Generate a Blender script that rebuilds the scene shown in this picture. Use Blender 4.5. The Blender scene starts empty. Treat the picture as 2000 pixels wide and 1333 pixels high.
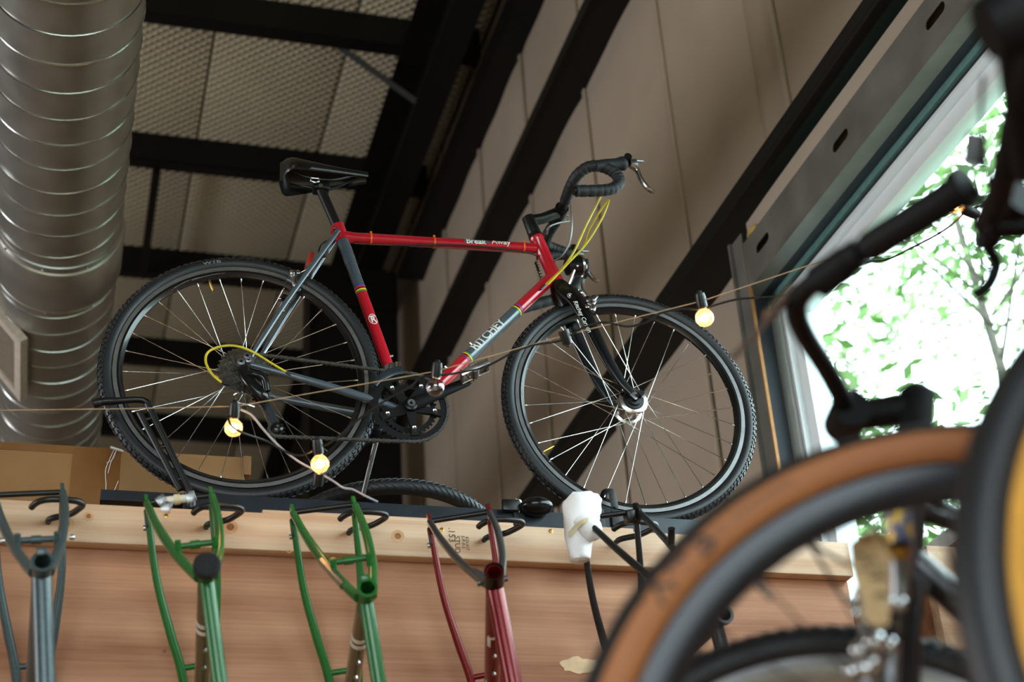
import bpy, bmesh, math, random
from mathutils import Vector, Matrix
random.seed(7)
sc = bpy.context.scene
V = Vector
H = 1.6                      # eye height: every coordinate below is measured from the eye, the floor lies at -H
PI = math.pi

# ------------------------------------------------------------------ camera
F = 2979.0                   # focal length in pixels of the 2000 x 1333 frame (35 mm on APS-C)
R0 = V((0.96076435, -0.27072894, -0.06031344))   # right
R1 = V((0.08107847, 0.4820793, -0.87236795))     # down
R2 = V((0.26525111, 0.8332499, 0.48511489))      # forward
cam = bpy.data.cameras.new('camera')
cam.sensor_fit = 'HORIZONTAL'; cam.sensor_width = 23.5; cam.lens = 23.5 * F / 2000
cam.clip_start = 0.05; cam.clip_end = 200
cam.dof.use_dof = True; cam.dof.focus_distance = 3.85; cam.dof.aperture_fstop = 2.0
camo = bpy.data.objects.new('camera', cam); sc.collection.objects.link(camo)
camo.matrix_world = Matrix(((R0.x, -R1.x, -R2.x, 0), (R0.y, -R1.y, -R2.y, 0), (R0.z, -R1.z, -R2.z, H), (0, 0, 0, 1)))
sc.camera = camo

# ------------------------------------------------------------------ sky, lights, exposure
world = bpy.data.worlds.new('overcast'); sc.world = world; world.use_nodes = True; world.cycles.sampling_method = 'MANUAL'; world.cycles.sample_map_resolution = 512
bg = world.node_tree.nodes['Background']
bg.inputs[0].default_value = (0.80, 0.93, 1.0, 1); bg.inputs[1].default_value = 10.0
sc.view_settings.view_transform = 'Standard'; sc.view_settings.look = 'None'
sc.view_settings.exposure = 0.2; sc.view_settings.gamma = 1.0; sc.view_settings.use_curve_mapping = False

def area(name, loc, direction, sx, sy, power, col, portal=False):
    l = bpy.data.lights.new(name, 'AREA'); l.shape = 'RECTANGLE'; l.size = sx; l.size_y = sy
    l.energy = power; l.color = col
    if portal: l.cycles.is_portal = True
    o = bpy.data.objects.new(name, l); sc.collection.objects.link(o)
    o.location = V(loc) + V((0, 0, H))
    o.rotation_euler = V(direction).to_track_quat('-Z', 'Y').to_euler()
    return o
area('window_left_offscreen', (-7.95, 4.0, 1.6), (1, 0, 0), 6.0, 2.2, 390, (0.95, 0.97, 1.0))

# ------------------------------------------------------------------ survey helpers (points on real planes)
def ray(px, py): return R0 * ((px - 1000) / F) + R1 * ((py - 666.5) / F) + R2
def at(px, py, d): return ray(px, py) * d
def onX(px, py, x): r = ray(px, py); return r * (x / r.x)
def onY(px, py, y): r = ray(px, py); return r * (y / r.y)
def onZ(px, py, z): r = ray(px, py); return r * (z / r.z)

# ------------------------------------------------------------------ materials
def lin(c):
    return tuple(((x / 255) / 12.92 if x / 255 <= 0.04045 else ((x / 255 + 0.055) / 1.055) ** 2.4) for x in c) + (1,)
MATS = {}
def mat(name, rgb, rough=0.5, metal=0.0, var=None, bump=None, coat=0.0, spec=0.5, stretch=(1, 1, 1), rvar=0.0):
    """procedural principled material; var=(scale, second colour, contrast), bump=(scale, strength)"""
    if name in MATS: return MATS[name]
    m = bpy.data.materials.new(name); m.use_nodes = True; MATS[name] = m
    nt = m.node_tree; b = nt.nodes['Principled BSDF']
    b.inputs['Base Color'].default_value = lin(rgb); b.inputs['Roughness'].default_value = rough
    b.inputs['Metallic'].default_value = metal; b.inputs['Coat Weight'].default_value = coat
    b.inputs['Specular IOR Level'].default_value = spec
    tc = nt.nodes.new('ShaderNodeTexCoord'); mp = nt.nodes.new('ShaderNodeMapping'); mp.inputs['Scale'].default_value = stretch
    nt.links.new(tc.outputs['Object'], mp.inputs[0])
    if var is None: var = (40, tuple(max(0, c * 0.86) for c in rgb), 0.25)
    n = nt.nodes.new('ShaderNodeTexNoise'); n.inputs['Scale'].default_value = var[0]; n.inputs['Detail'].default_value = 5
    r = nt.nodes.new('ShaderNodeValToRGB'); c = var[2]
    r.color_ramp.elements[0].position = 0.5 - c; r.color_ramp.elements[1].position = 0.5 + c
    r.color_ramp.elements[0].color = lin(var[1]); r.color_ramp.elements[1].color = lin(rgb)
    nt.links.new(mp.outputs[0], n.inputs[0]); nt.links.new(n.outputs[0], r.inputs[0]); nt.links.new(r.outputs[0], b.inputs['Base Color'])
    if rvar:
        mr = nt.nodes.new('ShaderNodeMapRange'); mr.inputs[3].default_value = rough - rvar; mr.inputs[4].default_value = rough + rvar
        nt.links.new(n.outputs[0], mr.inputs[0]); nt.links.new(mr.outputs[0], b.inputs['Roughness'])
    if bump:
        n2 = nt.nodes.new('ShaderNodeTexNoise'); n2.inputs['Scale'].default_value = bump[0]; n2.inputs['Detail'].default_value = 4
        bp = nt.nodes.new('ShaderNodeBump'); bp.inputs['Strength'].default_value = bump[1]; bp.inputs['Distance'].default_value = 0.01
        nt.links.new(mp.outputs[0], n2.inputs[0]); nt.links.new(n2.outputs[0], bp.inputs['Height']); nt.links.new(bp.outputs[0], b.inputs['Normal'])
    return m

def wood(name, light, dark, ring=18.0, stretch=(0.35, 6, 6), rough=0.6, contrast=0.5, knots=True, warp=6.0):
    """sawn timber: long grain along X from a distorted wave, blotches and fine fibres"""
    m = bpy.data.materials.new(name); m.use_nodes = True; nt = m.node_tree; b = nt.nodes['Principled BSDF']; MATS[name] = m
    L = nt.links.new
    tc = nt.nodes.new('ShaderNodeTexCoord'); mp = nt.nodes.new('ShaderNodeMapping'); mp.inputs['Scale'].default_value = stretch
    L(tc.outputs['Object'], mp.inputs[0])
    w = nt.nodes.new('ShaderNodeTexWave'); w.wave_type = 'BANDS'; w.bands_direction = 'Z'
    w.inputs['Scale'].default_value = ring * 0.12; w.inputs['Distortion'].default_value = warp; w.inputs['Detail'].default_value = 3
    w.inputs['Detail Scale'].default_value = 1.2
    L(mp.outputs[0], w.inputs[0])
    n = nt.nodes.new('ShaderNodeTexNoise'); n.inputs['Scale'].default_value = 1.6; n.inputs['Detail'].default_value = 6
    L(mp.outputs[0], n.inputs[0])
    mp2 = nt.nodes.new('ShaderNodeMapping'); mp2.inputs['Scale'].default_value = (3, 160, 160); L(tc.outputs['Object'], mp2.inputs[0])
    n2 = nt.nodes.new('ShaderNodeTexNoise'); n2.inputs['Scale'].default_value = 1.0; n2.inputs['Detail'].default_value = 3; L(mp2.outputs[0], n2.inputs[0])
    mx = nt.nodes.new('ShaderNodeMath'); mx.operation = 'MULTIPLY_ADD'; L(w.outputs['Fac'], mx.inputs[0]); mx.inputs[1].default_value = contrast * 0.45
    L(n.outputs[0], mx.inputs[2])
    mx2 = nt.nodes.new('ShaderNodeMath'); mx2.operation = 'MULTIPLY_ADD'; L(n2.outputs[0], mx2.inputs[0]); mx2.inputs[1].default_value = 0.35; L(mx.outputs[0], mx2.inputs[2])
    r = nt.nodes.new('ShaderNodeValToRGB'); r.color_ramp.elements[0].position = 0.42; r.color_ramp.elements[1].position = 1.05
    r.color_ramp.elements[0].color = lin(light); r.color_ramp.elements[1].color = lin(dark); L(mx2.outputs[0], r.inputs[0])
    L(r.outputs[0], b.inputs['Base Color']); b.inputs['Roughness'].default_value = rough
    bp = nt.nodes.new('ShaderNodeBump'); bp.inputs['Strength'].default_value = 0.15; bp.inputs['Distance'].default_value = 0.004
    L(n2.outputs[0], bp.inputs['Height']); L(bp.outputs[0], b.inputs['Normal'])
    return m

def emit(name, rgb, strength):
    m = bpy.data.materials.new(name); m.use_nodes = True; nt = m.node_tree; MATS[name] = m
    b = nt.nodes['Principled BSDF']; b.inputs['Base Color'].default_value = lin(rgb)
    b.inputs['Emission Color'].default_value = lin(rgb); b.inputs['Emission Strength'].default_value = strength
    return m

def clear(name, tint=(255, 255, 255), gloss=0.12, rough=0.02, scatter=None):
    """thin clear glass or film: see-through with a Fresnel reflection"""
    m = bpy.data.materials.new(name); m.use_nodes = True; nt = m.node_tree; MATS[name] = m
    for n in list(nt.nodes): nt.nodes.remove(n)
    o = nt.nodes.new('ShaderNodeOutputMaterial'); t = nt.nodes.new('ShaderNodeBsdfTransparent'); t.inputs[0].default_value = lin(tint)
    g = nt.nodes.new('ShaderNodeBsdfGlossy'); g.inputs['Roughness'].default_value = rough
    lw = nt.nodes.new('ShaderNodeLayerWeight'); lw.inputs[0].default_value = 0.5
    pw = nt.nodes.new('ShaderNodeMath'); pw.operation = 'POWER'; nt.links.new(lw.outputs['Facing'], pw.inputs[0]); pw.inputs[1].default_value = 3.5
    fr_ = nt.nodes.new('ShaderNodeMath'); fr_.operation = 'MULTIPLY_ADD'; fr_.use_clamp = True; nt.links.new(pw.outputs[0], fr_.inputs[0]); fr_.inputs[1].default_value = gloss * 2; fr_.inputs[2].default_value = gloss * 0.25
    mx = nt.nodes.new('ShaderNodeMixShader'); nt.links.new(fr_.outputs[0], mx.inputs[0])
    nt.links.new(t.outputs[0], mx.inputs[1]); nt.links.new(g.outputs[0], mx.inputs[2])
    last = mx
    if scatter:
        e = nt.nodes.new('ShaderNodeBsdfTranslucent'); e.inputs[0].default_value = lin(scatter[0])
        ad = nt.nodes.new('ShaderNodeMixShader'); ad.inputs[0].default_value = scatter[1]; nt.links.new(mx.outputs[0], ad.inputs[1]); nt.links.new(e.outputs[0], ad.inputs[2]); last = ad
    nt.links.new(last.outputs[0], o.inputs[0])
    return m

# ------------------------------------------------------------------ mesh builder
def frame_of(d):
    d = d.normalized(); a = V((0, 0, 1)) if abs(d.z) < 0.9 else V((1, 0, 0))
    x = a.cross(d).normalized(); return x, d.cross(x), d
_bev = {}
def bevel_cube(s, b, seg=2):
    key = (tuple(round(x, 5) for x in s), b, seg)
    if key not in _bev:
        bm = bmesh.new(); bmesh.ops.create_cube(bm, size=1)
        for v in bm.verts: v.co = V((v.co.x * s[0], v.co.y * s[1], v.co.z * s[2]))
        bmesh.ops.bevel(bm, geom=bm.edges[:], offset=b, segments=seg, affect='EDGES', profile=0.5)
        bm.verts.index_update(); _bev[key] = ([v.co.copy() for v in bm.verts], [[v.index for v in f.verts] for f in bm.faces]); bm.free()
    return _bev[key]

class MB:
    def __init__(s): s.v = []; s.f = []
    def add(s, vs, fs):
        k = len(s.v); s.v += [V(v) for v in vs]; s.f += [[i + k for i in f] for f in fs]; return s
    def box(s, c, size, M=None, b=0.0, seg=2):
        if b: vs, fs = bevel_cube(size, b, seg)
        else:
            vs = [V((x * size[0] / 2, y * size[1] / 2, z * size[2] / 2)) for x in (-1, 1) for y in (-1, 1) for z in (-1, 1)]
            fs = [[0, 1, 3, 2], [4, 6, 7, 5], [0, 4, 5, 1], [2, 3, 7, 6], [0, 2, 6, 4], [1, 5, 7, 3]]
        c = V(c); return s.add([(M @ v if M else v) + c for v in vs], fs)
    def span(s, a, b, bev=0.0):
        return s.box([(a[i] + b[i]) / 2 for i in range(3)], [abs(b[i] - a[i]) for i in range(3)], b=bev)
    def tube(s, path, r, n=12, cap=True, closed=False, flat=1.0, up=None):
        P = [V(p) for p in path]; m = len(P); k = len(s.v)
        R_ = r if isinstance(r, (list, tuple)) else [r] * m
        T = []
        for i in range(m):
            if closed: t = P[(i + 1) % m] - P[i - 1]
            else: t = P[min(i + 1, m - 1)] - P[max(i - 1, 0)]
            T.append(t.normalized())
        if up is not None: x = (V(up) - T[0] * V(up).dot(T[0])).normalized()
        else: x = frame_of(T[0])[0]
        for i in range(m):
            if i:
                x = x - T[i] * x.dot(T[i]); x = x.normalized() if x.length > 1e-9 else frame_of(T[i])[0]
            y = T[i].cross(x)
            for j in range(n):
                a = 2 * PI * j / n
                s.v.append(P[i] + x * (math.cos(a) * R_[i]) + y * (math.sin(a) * R_[i] * flat))
        for i in range(m if closed else m - 1):
            a, b = k + i * n, k + ((i + 1) % m) * n
            for j in range(n): s.f.append([a + j, a + (j + 1) % n, b + (j + 1) % n, b + j])
        if cap and not closed:
            s.f.append([k + j for j in range(n)][::-1]); s.f.append([k + (m - 1) * n + j for j in range(n)])
        return s
    def rev(s, prof, c, axis, n=48, loop=True, a0=0.0, a1=2 * PI):
        x, y, d = frame_of(V(axis)); c = V(c); k = len(s.v); m = len(prof); full = abs(a1 - a0 - 2 * PI) < 1e-6
        N = n if full else n + 1
        for i in range(N):
            a = a0 + (a1 - a0) * i / n; e = x * math.cos(a) + y * math.sin(a)
            for (r, h) in prof: s.v.append(c + e * r + d * h)
        for i in range(n):
            p, q = k + i * m, k + ((i + 1) % N) * m
            for j in range(m if loop else m - 1):
                s.f.append([p + j, q + j, q + (j + 1) % m, p + (j + 1) % m])
        return s
    def lathe(s, prof, c, axis, n=24):
        """open profile from bottom to top, closed at both ends"""
        k = len(s.v); m = len(prof); s.rev(prof, c, axis, n, loop=False)
        s.f.append([k + i * m for i in range(n)][::-1]); s.f.append([k + i * m + m - 1 for i in range(n)]); return s
    def sph(s, c, r, n=16, sq=(1, 1, 1)):
        c = V(c); k = len(s.v); h = n // 2
        s.v.append(c + V((0, 0, -r * sq[2])))
        for i in range(1, h):
            t = PI * i / h
            for j in range(n):
                a = 2 * PI * j / n
                s.v.append(c + V((r * sq[0] * math.sin(t) * math.cos(a), r * sq[1] * math.sin(t) * math.sin(a), -r * sq[2] * math.cos(t))))
        s.v.append(c + V((0, 0, r * sq[2]))); e = len(s.v) - 1
        for j in range(n): s.f.append([k, k + 1 + (j + 1) % n, k + 1 + j])
        for i in range(h - 2):
            p = k + 1 + i * n
            for j in range(n): s.f.append([p + j, p + (j + 1) % n, p + n + (j + 1) % n, p + n + j])
        p = k + 1 + (h - 2) * n
        for j in range(n): s.f.append([p + j, p + (j + 1) % n, e])
        return s
    def prism(s, poly, o, ex, ey, ez):
        """extrude a 2-D polygon (list of (x,y)) from o along ez"""
        o, ex, ey, ez = V(o), V(ex), V(ey), V(ez); n = len(poly)
        vs = [o + ex * p[0] + ey * p[1] for p in poly]; vs += [v + ez for v in vs]
        return s.add(vs, [list(range(n))[::-1], list(range(n, 2 * n))] + [[i, (i + 1) % n, n + (i + 1) % n, n + i] for i in range(n)])
    def mesh(s, name, m, sharp=38, off=None):
        me = bpy.data.meshes.new(name)
        vs = [v - off for v in s.v] if off is not None else s.v
        me.from_pydata([tuple(v) for v in vs], [], s.f)
        me.polygons.foreach_set('use_smooth', [True] * len(me.polygons))
        me.set_sharp_from_angle(angle=math.radians(sharp))
        me.materials.append(m); me.update(); return me
    def build(s, name, m, parent=None, sharp=38, fix=True):
        off = BASE.get(parent.name) if parent is not None else V((0, 0, 0))
        me = s.mesh(name, m, sharp, off)
        if fix:
            bm = bmesh.new(); bm.from_mesh(me); bmesh.ops.recalc_face_normals(bm, faces=bm.faces[:]); bm.to_mesh(me); bm.free()
        o = bpy.data.objects.new(name, me); sc.collection.objects.link(o)
        if parent is not None: o.parent = parent; BASE[o.name] = off
        else: o.location = (0, 0, H); BASE[o.name] = V((0, 0, 0))
        return o
BASE = {}
def tag(o, label=None, cat=None, group=None, kind=None):
    if label: o['label'] = label
    if cat: o['category'] = cat
    if group: o['group'] = group
    if kind: o['kind'] = kind
    return o
def thing(name, label, cat, base, group=None, kind=None, axes=None):
    """an Empty at the thing's base; with axes=(x,y,z) its parts are modelled in the thing's own coordinates"""
    o = bpy.data.objects.new(name, None); o.empty_display_size = 0.05; sc.collection.objects.link(o); base = V(base)
    if axes:
        x, y, z = axes
        o.matrix_world = Matrix(((x.x, y.x, z.x, base.x), (x.y, y.y, z.y, base.y), (x.z, y.z, z.z, base.z + H), (0, 0, 0, 1)))
        BASE[o.name] = V((0, 0, 0))
    else:
        o.location = base + V((0, 0, H)); BASE[o.name] = base
    return tag(o, label, cat, group, kind)
def part(name, parent):
    o = bpy.data.objects.new(name, None); o.empty_display_size = 0.02; sc.collection.objects.link(o); o.parent = parent
    BASE[o.name] = BASE[parent.name]; return o
def inst(name, me, parent, M):
    o = bpy.data.objects.new(name, me); sc.collection.objects.link(o); o.parent = parent; o.matrix_local = M; return o
def rod(me_unit, a, b, name, parent):
    """place a unit rod mesh (length 1 along Z) between two points"""
    a, b = V(a), V(b); d = b - a; x, y, z = frame_of(d); l = d.length
    M = Matrix(((x.x, y.x, z.x * l, a.x), (x.y, y.y, z.y * l, a.y), (x.z, y.z, z.z * l, a.z), (0, 0, 0, 1)))
    return inst(name, me_unit, parent, M)

def spline(pts, n=8, closed=False):
    P = [V(p) for p in pts]; out = []; m = len(P)
    for i in range(m if closed else m - 1):
        p1, p2 = P[i], P[(i + 1) % m]
        p0 = P[i - 1] if (closed or i) else p1 * 2 - p2
        p3 = P[(i + 2) % m] if (closed or i + 2 < m) else p2 * 2 - p1
        for k in range(n):
            t = k / n
            out.append(0.5 * ((2 * p1) + (p2 - p0) * t + (2 * p0 - 5 * p1 + 4 * p2 - p3) * t * t + (3 * p1 - p0 - 3 * p2 + p3) * t ** 3))
    if not closed: out.append(P[-1])
    return out
def lerp(a, b, t): return V(a) * (1 - t) + V(b) * t

def curve_geo(o):
    sc.collection.objects.link(o); dg = bpy.context.evaluated_depsgraph_get(); ev = o.evaluated_get(dg); me = ev.to_mesh()
    vs = [v.co.copy() for v in me.vertices]; fs = [list(p.vertices) for p in me.polygons]; ev.to_mesh_clear()
    cu = o.data; bpy.data.objects.remove(o); bpy.data.curves.remove(cu); return vs, fs
def text_geo(txt, size, bold=0.0, shear=0.0, wide=1.0, cut=0.0):
    cu = bpy.data.curves.new('lettering', 'FONT'); cu.body = txt; cu.size = size; cu.offset = bold * size; cu.shear = shear; cu.resolution_u = 3
    vs, fs = curve_geo(bpy.data.objects.new('lettering', cu))
    for v in vs: v.x *= wide
    if cut:
        bm = bmesh.new(); L = [bm.verts.new(v) for v in vs]
        for f in fs:
            try: bm.faces.new([L[i] for i in f])
            except ValueError: pass
        for ax in (0, 1):
            lo = min(v.co[ax] for v in bm.verts); hi = max(v.co[ax] for v in bm.verts); x = lo + cut
            while x < hi and ax >= (0 if cut < 0 else 1):
                n = V((0, 0, 0)); n[ax] = 1; c = V((0, 0, 0)); c[ax] = x
                bmesh.ops.bisect_plane(bm, geom=bm.verts[:] + bm.edges[:] + bm.faces[:], plane_co=c, plane_no=n); x += abs(cut)
        bm.verts.index_update(); vs = [v.co.copy() for v in bm.verts]; fs = [[v.index for v in f.verts] for f in bm.faces]; bm.free()
    return vs, fs
def plate_geo(outer, holes, thick):
    """flat sheet with holes from 2-D outlines"""
    cu = bpy.data.curves.new('sheet', 'CURVE'); cu.dimensions = '2D'; cu.fill_mode = 'BOTH'; cu.extrude = thick / 2
    for loop in [outer] + holes:
        sp = cu.splines.new('POLY'); sp.points.add(len(loop) - 1)
        for p, q in zip(sp.points, loop): p.co = (q[0], q[1], 0, 1)
        sp.use_cyclic_u = True
    return curve_geo(bpy.data.objects.new('sheet', cu))
def tube_text(mb, txt, size, A, B, r, t0, ang=0.0, side=V((0, 0, 1)), bold=0.0, shear=0.0, wide=1.0, eps=0.0006):
    """lettering laid on the skin of a tube from A to B"""
    A, B = V(A), V(B); d = (B - A).normalized(); e1 = (side - d * side.dot(d)).normalized(); e2 = e1.cross(d)
    vs, fs = text_geo(txt, size, bold, shear, wide, cut=r * 0.3); mid = (min(v.y for v in vs) + max(v.y for v in vs)) / 2
    rr = r if callable(r) else (lambda t: r)
    mb.add([A + d * (t0 + v.x) + (e1 * math.cos(ang + (v.y - mid) / r) + e2 * math.sin(ang + (v.y - mid) / r)) * (r + eps) for v in vs], fs)
    return max(v.x for v in vs)

# ------------------------------------------------------------------ shared materials
BEAM = mat('dark_steel_paint', (19, 18, 16), 0.5, 0.0, var=(3, (13, 12, 11), 0.3), spec=0.25)
GALV = mat('galvanized_steel', (196, 196, 192), 0.36, 0.85, var=(9, (170, 168, 162), 0.3), rvar=0.08, bump=(60, 0.03))
STUD = mat('stud_steel', (130, 128, 122), 0.45, 0.4, var=(6, (96, 95, 91), 0.3), rvar=0.1)
PINE = wood('pine_stud', (214, 186, 158), (180, 138, 104), ring=5, stretch=(0.9, 6, 9), contrast=0.40, warp=3.5)
PLY = wood('plywood_face', (196, 144, 108), (138, 82, 48), ring=3.2, stretch=(0.9, 5, 7), contrast=0.42, warp=7)
CARD = mat('cardboard', (156, 114, 70), 0.8, 0, var=(5, (136, 96, 56), 0.3), bump=(220, 0.05))
BLACK = mat('black_metal', (12, 12, 13), 0.36, 0.0, var=(30, (8, 8, 9), 0.3), spec=0.4)
RUBBER = mat('tyre_rubber', (21, 22, 26), 0.48, 0, var=(20, (15, 16, 18), 0.3), bump=(300, 0.05))
MATTE = mat('matte_black', (8, 8, 10), 0.6, 0.0, spec=0.2)
SILVER = mat('polished_alloy', (205, 205, 205), 0.22, 1.0, var=(30, (170, 170, 170), 0.3))
DULL = mat('brushed_alloy', (150, 150, 152), 0.38, 1.0, var=(60, (120, 120, 122), 0.3))
CHAINM = mat('chain_steel', (150, 148, 142), 0.32, 0.9, var=(90, (96, 92, 86), 0.3))
WHITE = mat('white_print', (232, 230, 224), 0.6)
BRASS = mat('brass', (190, 150, 70), 0.3, 1.0)

def facing(name, rgb, rgb2, quilt):
    """vinyl insulation facing: creases down the wall, or the quilted roof blanket with its diamond scrim"""
    m = bpy.data.materials.new(name); m.use_nodes = True; nt = m.node_tree; L = nt.links.new; b = nt.nodes['Principled BSDF']
    b.inputs['Roughness'].default_value = 0.55; b.inputs['Specular IOR Level'].default_value = 0.3
    tc = nt.nodes.new('ShaderNodeTexCoord'); n = nt.nodes.new('ShaderNodeTexNoise'); n.inputs['Scale'].default_value = 1.1; n.inputs['Detail'].default_value = 6
    L(tc.outputs['Object'], n.inputs[0]); r = nt.nodes.new('ShaderNodeValToRGB')
    r.color_ramp.elements[0].position = 0.3; r.color_ramp.elements[1].position = 0.7
    r.color_ramp.elements[0].color = lin(rgb2); r.color_ramp.elements[1].color = lin(rgb); L(n.outputs[0], r.inputs[0])
    bp = nt.nodes.new('ShaderNodeBump'); bp.inputs['Distance'].default_value = 0.02
    if quilt:
        hs = []
        for a in (45, -45):
            mp = nt.nodes.new('ShaderNodeMapping'); mp.inputs['Rotation'].default_value = (0, 0, math.radians(a)); L(tc.outputs['Object'], mp.inputs[0])
            w = nt.nodes.new('ShaderNodeTexWave'); w.bands_direction = 'X'; w.wave_profile = 'SIN'; w.inputs['Scale'].default_value = 6.0; w.inputs['Distortion'].default_value = 0.4
            L(mp.outputs[0], w.inputs[0]); hs.append(w)
        mn = nt.nodes.new('ShaderNodeMath'); mn.operation = 'MULTIPLY'; L(hs[0].outputs['Fac'], mn.inputs[0]); L(hs[1].outputs['Fac'], mn.inputs[1])
        pw = nt.nodes.new('ShaderNodeMath'); pw.operation = 'POWER'; L(mn.outputs[0], pw.inputs[0]); pw.inputs[1].default_value = 0.4
        L(r.outputs[0], b.inputs['Base Color']); L(pw.outputs[0], bp.inputs['Height']); bp.inputs['Strength'].default_value = 1.0
    else:
        L(r.outputs[0], b.inputs['Base Color'])
        mp = nt.nodes.new('ShaderNodeMapping'); mp.inputs['Scale'].default_value = (1, 7, 0.35); L(tc.outputs['Object'], mp.inputs[0])
        w = nt.nodes.new('ShaderNodeTexNoise'); w.inputs['Scale'].default_value = 1.5; w.inputs['Detail'].default_value = 4; L(mp.outputs[0], w.inputs[0])
        L(w.outputs[0], bp.inputs['Height']); bp.inputs['Strength'].default_value = 0.12
    L(bp.outputs[0], b.inputs['Normal']); MATS[name] = m; return m
WALLF = facing('wall_vinyl_facing', (184, 168, 152), (166, 151, 135), False)
ROOFF = facing('roof_quilted_facing', (220, 209, 182), (204, 193, 167), True)

# ------------------------------------------------------------------ the shell
def struct(o, label=None): return tag(o, label, kind='structure')
struct(MB().span((-8, -5.2, -1.8), (2.6, 16, -1.6)).build('floor', mat('sealed_floor', (176, 150, 118), 0.6, bump=(8, 0.1))), 'warm brown sealed shop floor')
struct(MB().span((-40, -40, -2.2), (60, 60, -1.85)).build('ground', mat('asphalt_and_grass', (96, 104, 84), 0.9, var=(0.4, (74, 88, 58), 0.3))), 'ground outside the building')
PAINT = mat('interior_wall_paint', (168, 158, 142), 0.8)
struct(MB().span((-8.2, -5.2, -1.6), (-8, 16, 7.2)).build('wall_left', PAINT), 'plain interior wall opposite the window')
struct(MB().span((-8, 16, -1.6), (2.6, 16.2, 7.2)).build('wall_back', WALLF), 'insulated wall at the far end of the hall')
wf = MB()
for a, b in (((-8, -5.2, -1.6), (-4.0, -5, 7.2)), ((1.6, -5.2, -1.6), (2.6, -5, 7.2)), ((-4.0, -5.2, 2.3), (1.6, -5, 7.2))): wf.span(a, b)
struct(wf.build('wall_front', PAINT), 'front wall around the wide shop door')

ceil = struct(MB().span((-8.2, -5.2, 7.06), (2.6, 16.2, 7.2)).build('ceiling', BEAM), 'flat metal building roof lined with quilted insulation')
x = 2.47
while x > -8:
    MB().box(((x - 0.457), 5.4, 7.03), (0.897, 21.2, 0.05), b=0.012).build('ceiling_panel', ROOFF, ceil); x -= 0.914
# end wall with the window
WY0, WY1, WZ0, WZ1 = -0.45, 4.75, 1.50, 3.06
we = MB()
for a, b in (((2.56, -5.2, -1.6), (2.64, WY0, 7.2)), ((2.56, WY1, -1.6), (2.64, 16.2, 7.2)), ((2.56, WY0, -1.6), (2.64, WY1, WZ0)), ((2.56, WY0, WZ1), (2.64, WY1, 7.2))): we.span(a, b)
wall = struct(we.build('wall_right', BEAM), 'metal building end wall lined with tan insulation')
def pad(y0, y1, z0, z1, xf=2.47, name='insulation_panel'):
    """one strip of insulation facing: pillowed between its seams, creased near the edges"""
    ny, nz = 22, max(4, int((z1 - z0) / 0.12)); m = MB(); rs = random.Random(int(y0 * 100)); ph = rs.random() * 6
    for j in range(nz + 1):
        for i in range(ny + 1):
            t = i / ny; z = z0 + (z1 - z0) * j / nz; y = y0 + (y1 - y0) * t
            bul = 0.010 * (1 - abs(2 * t - 1) ** 7) + 0.003 * math.sin(z * 2.1 + ph + 3 * t) + 0.003 * math.sin(9 * t + ph + z * 0.7)
            m.v.append(V((xf + 0.01 - bul, y + 0.010 * math.sin(z * 1.3 + ph) * (0 if i in (0, ny) else 1), z)))
    for j in range(nz):
        for i in range(ny):
            a = j * (ny + 1) + i; m.f.append([a, a + 1, a + ny + 2, a + ny + 1])
    k = len(m.v); m.add([(2.56, y0, z0), (2.56, y1, z0), (2.56, y1, z1), (2.56, y0, z1)], [[0, 1, 2, 3]])
    o = m.build(name, WALLF, wall, sharp=60, fix=False); return o
y = 0.0
while y < 15.9:
    z0 = 2.97 if y + 1.025 < 4.6 else -1.6
    if y < 4.35 < y + 1.025:
        pad(y, 4.345, 3.0, 7.0); pad(4.345, y + 1.025, -1.6, 7.0)
    else: pad(y, min(y + 1.025, 16), z0 if y < 4.3 else -1.6, 7.0)
    y += 1.025
pad(-0.4, 4.35, 2.93, 3.13, 2.335)
y = 1.025
while y < 15.9:
    MB().span((2.457, y - 0.020, 3.0 if y < 4.3 else -1.5), (2.475, y + 0.020, 6.99), bev=0.007).build('seam_lip', WALLF, wall); y += 1.025
# lower cladding below the window
clad = MB().span((2.36, -5.0, -1.6), (2.40, 4.33, 1.50)).build('wall_lower_cladding', PLY, wall)
BASEW = wall

# ------------------------------------------------------------------ steel
def girt(zt, y0, y1, label, xe=2.475):
    m = MB(); m.span((2.265, y0, zt - 0.075), (2.272, y1, zt)); m.span((2.265, y0, zt - 0.06), (xe, y1, zt - 0.052)); m.span((2.265, y0, zt - 0.008), (2.29, y1, zt))
    return tag(m.build('wall_girt', BEAM), label, 'beam', 'horizontal wall girts')
girt(6.33, -4.9, 9.95, 'dark steel girt along the wall close below the roof rafter')
girt(5.25, -4.9, 9.95, 'dark steel girt crossing the middle of the insulated wall')
girt(3.225, -4.9, 9.95, 'dark steel girt just above the slotted window header')
girt(1.30, 4.4, 9.95, 'dark steel girt low on the wall behind the shelf')
for yp, lb in ((7.80, 'dark steel roof purlin ending above the slanted flange brace'), (9.42, 'dark steel roof purlin passing behind the saddle'), (10.99, 'dark steel roof purlin passing behind the top of the rear tyre'), (12.52, 'dark steel roof purlin seen through the spokes above the hub'), (14.05, 'dark steel roof purlin seen low through the rear spokes')):
    m = MB(); m.span((-7.9, yp, 6.76), (2.40, yp + 0.008, 7.005)); m.span((-7.9, yp, 6.76), (2.40, yp + 0.11, 6.768)); m.span((-7.9, yp + 0.102, 6.768), (2.40, yp + 0.11, 6.785))
    tag(m.build('roof_purlin', BEAM), lb, 'beam', 'roof purlins')
r = thing('rafter', 'heavy dark steel rafter beam along the top of the insulated wall', 'beam', (2.05, 5, 6.36))
MB().span((1.85, -4.9, 6.745), (2.25, 15.9, 6.76)).build('top_flange', BEAM, r)
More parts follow.
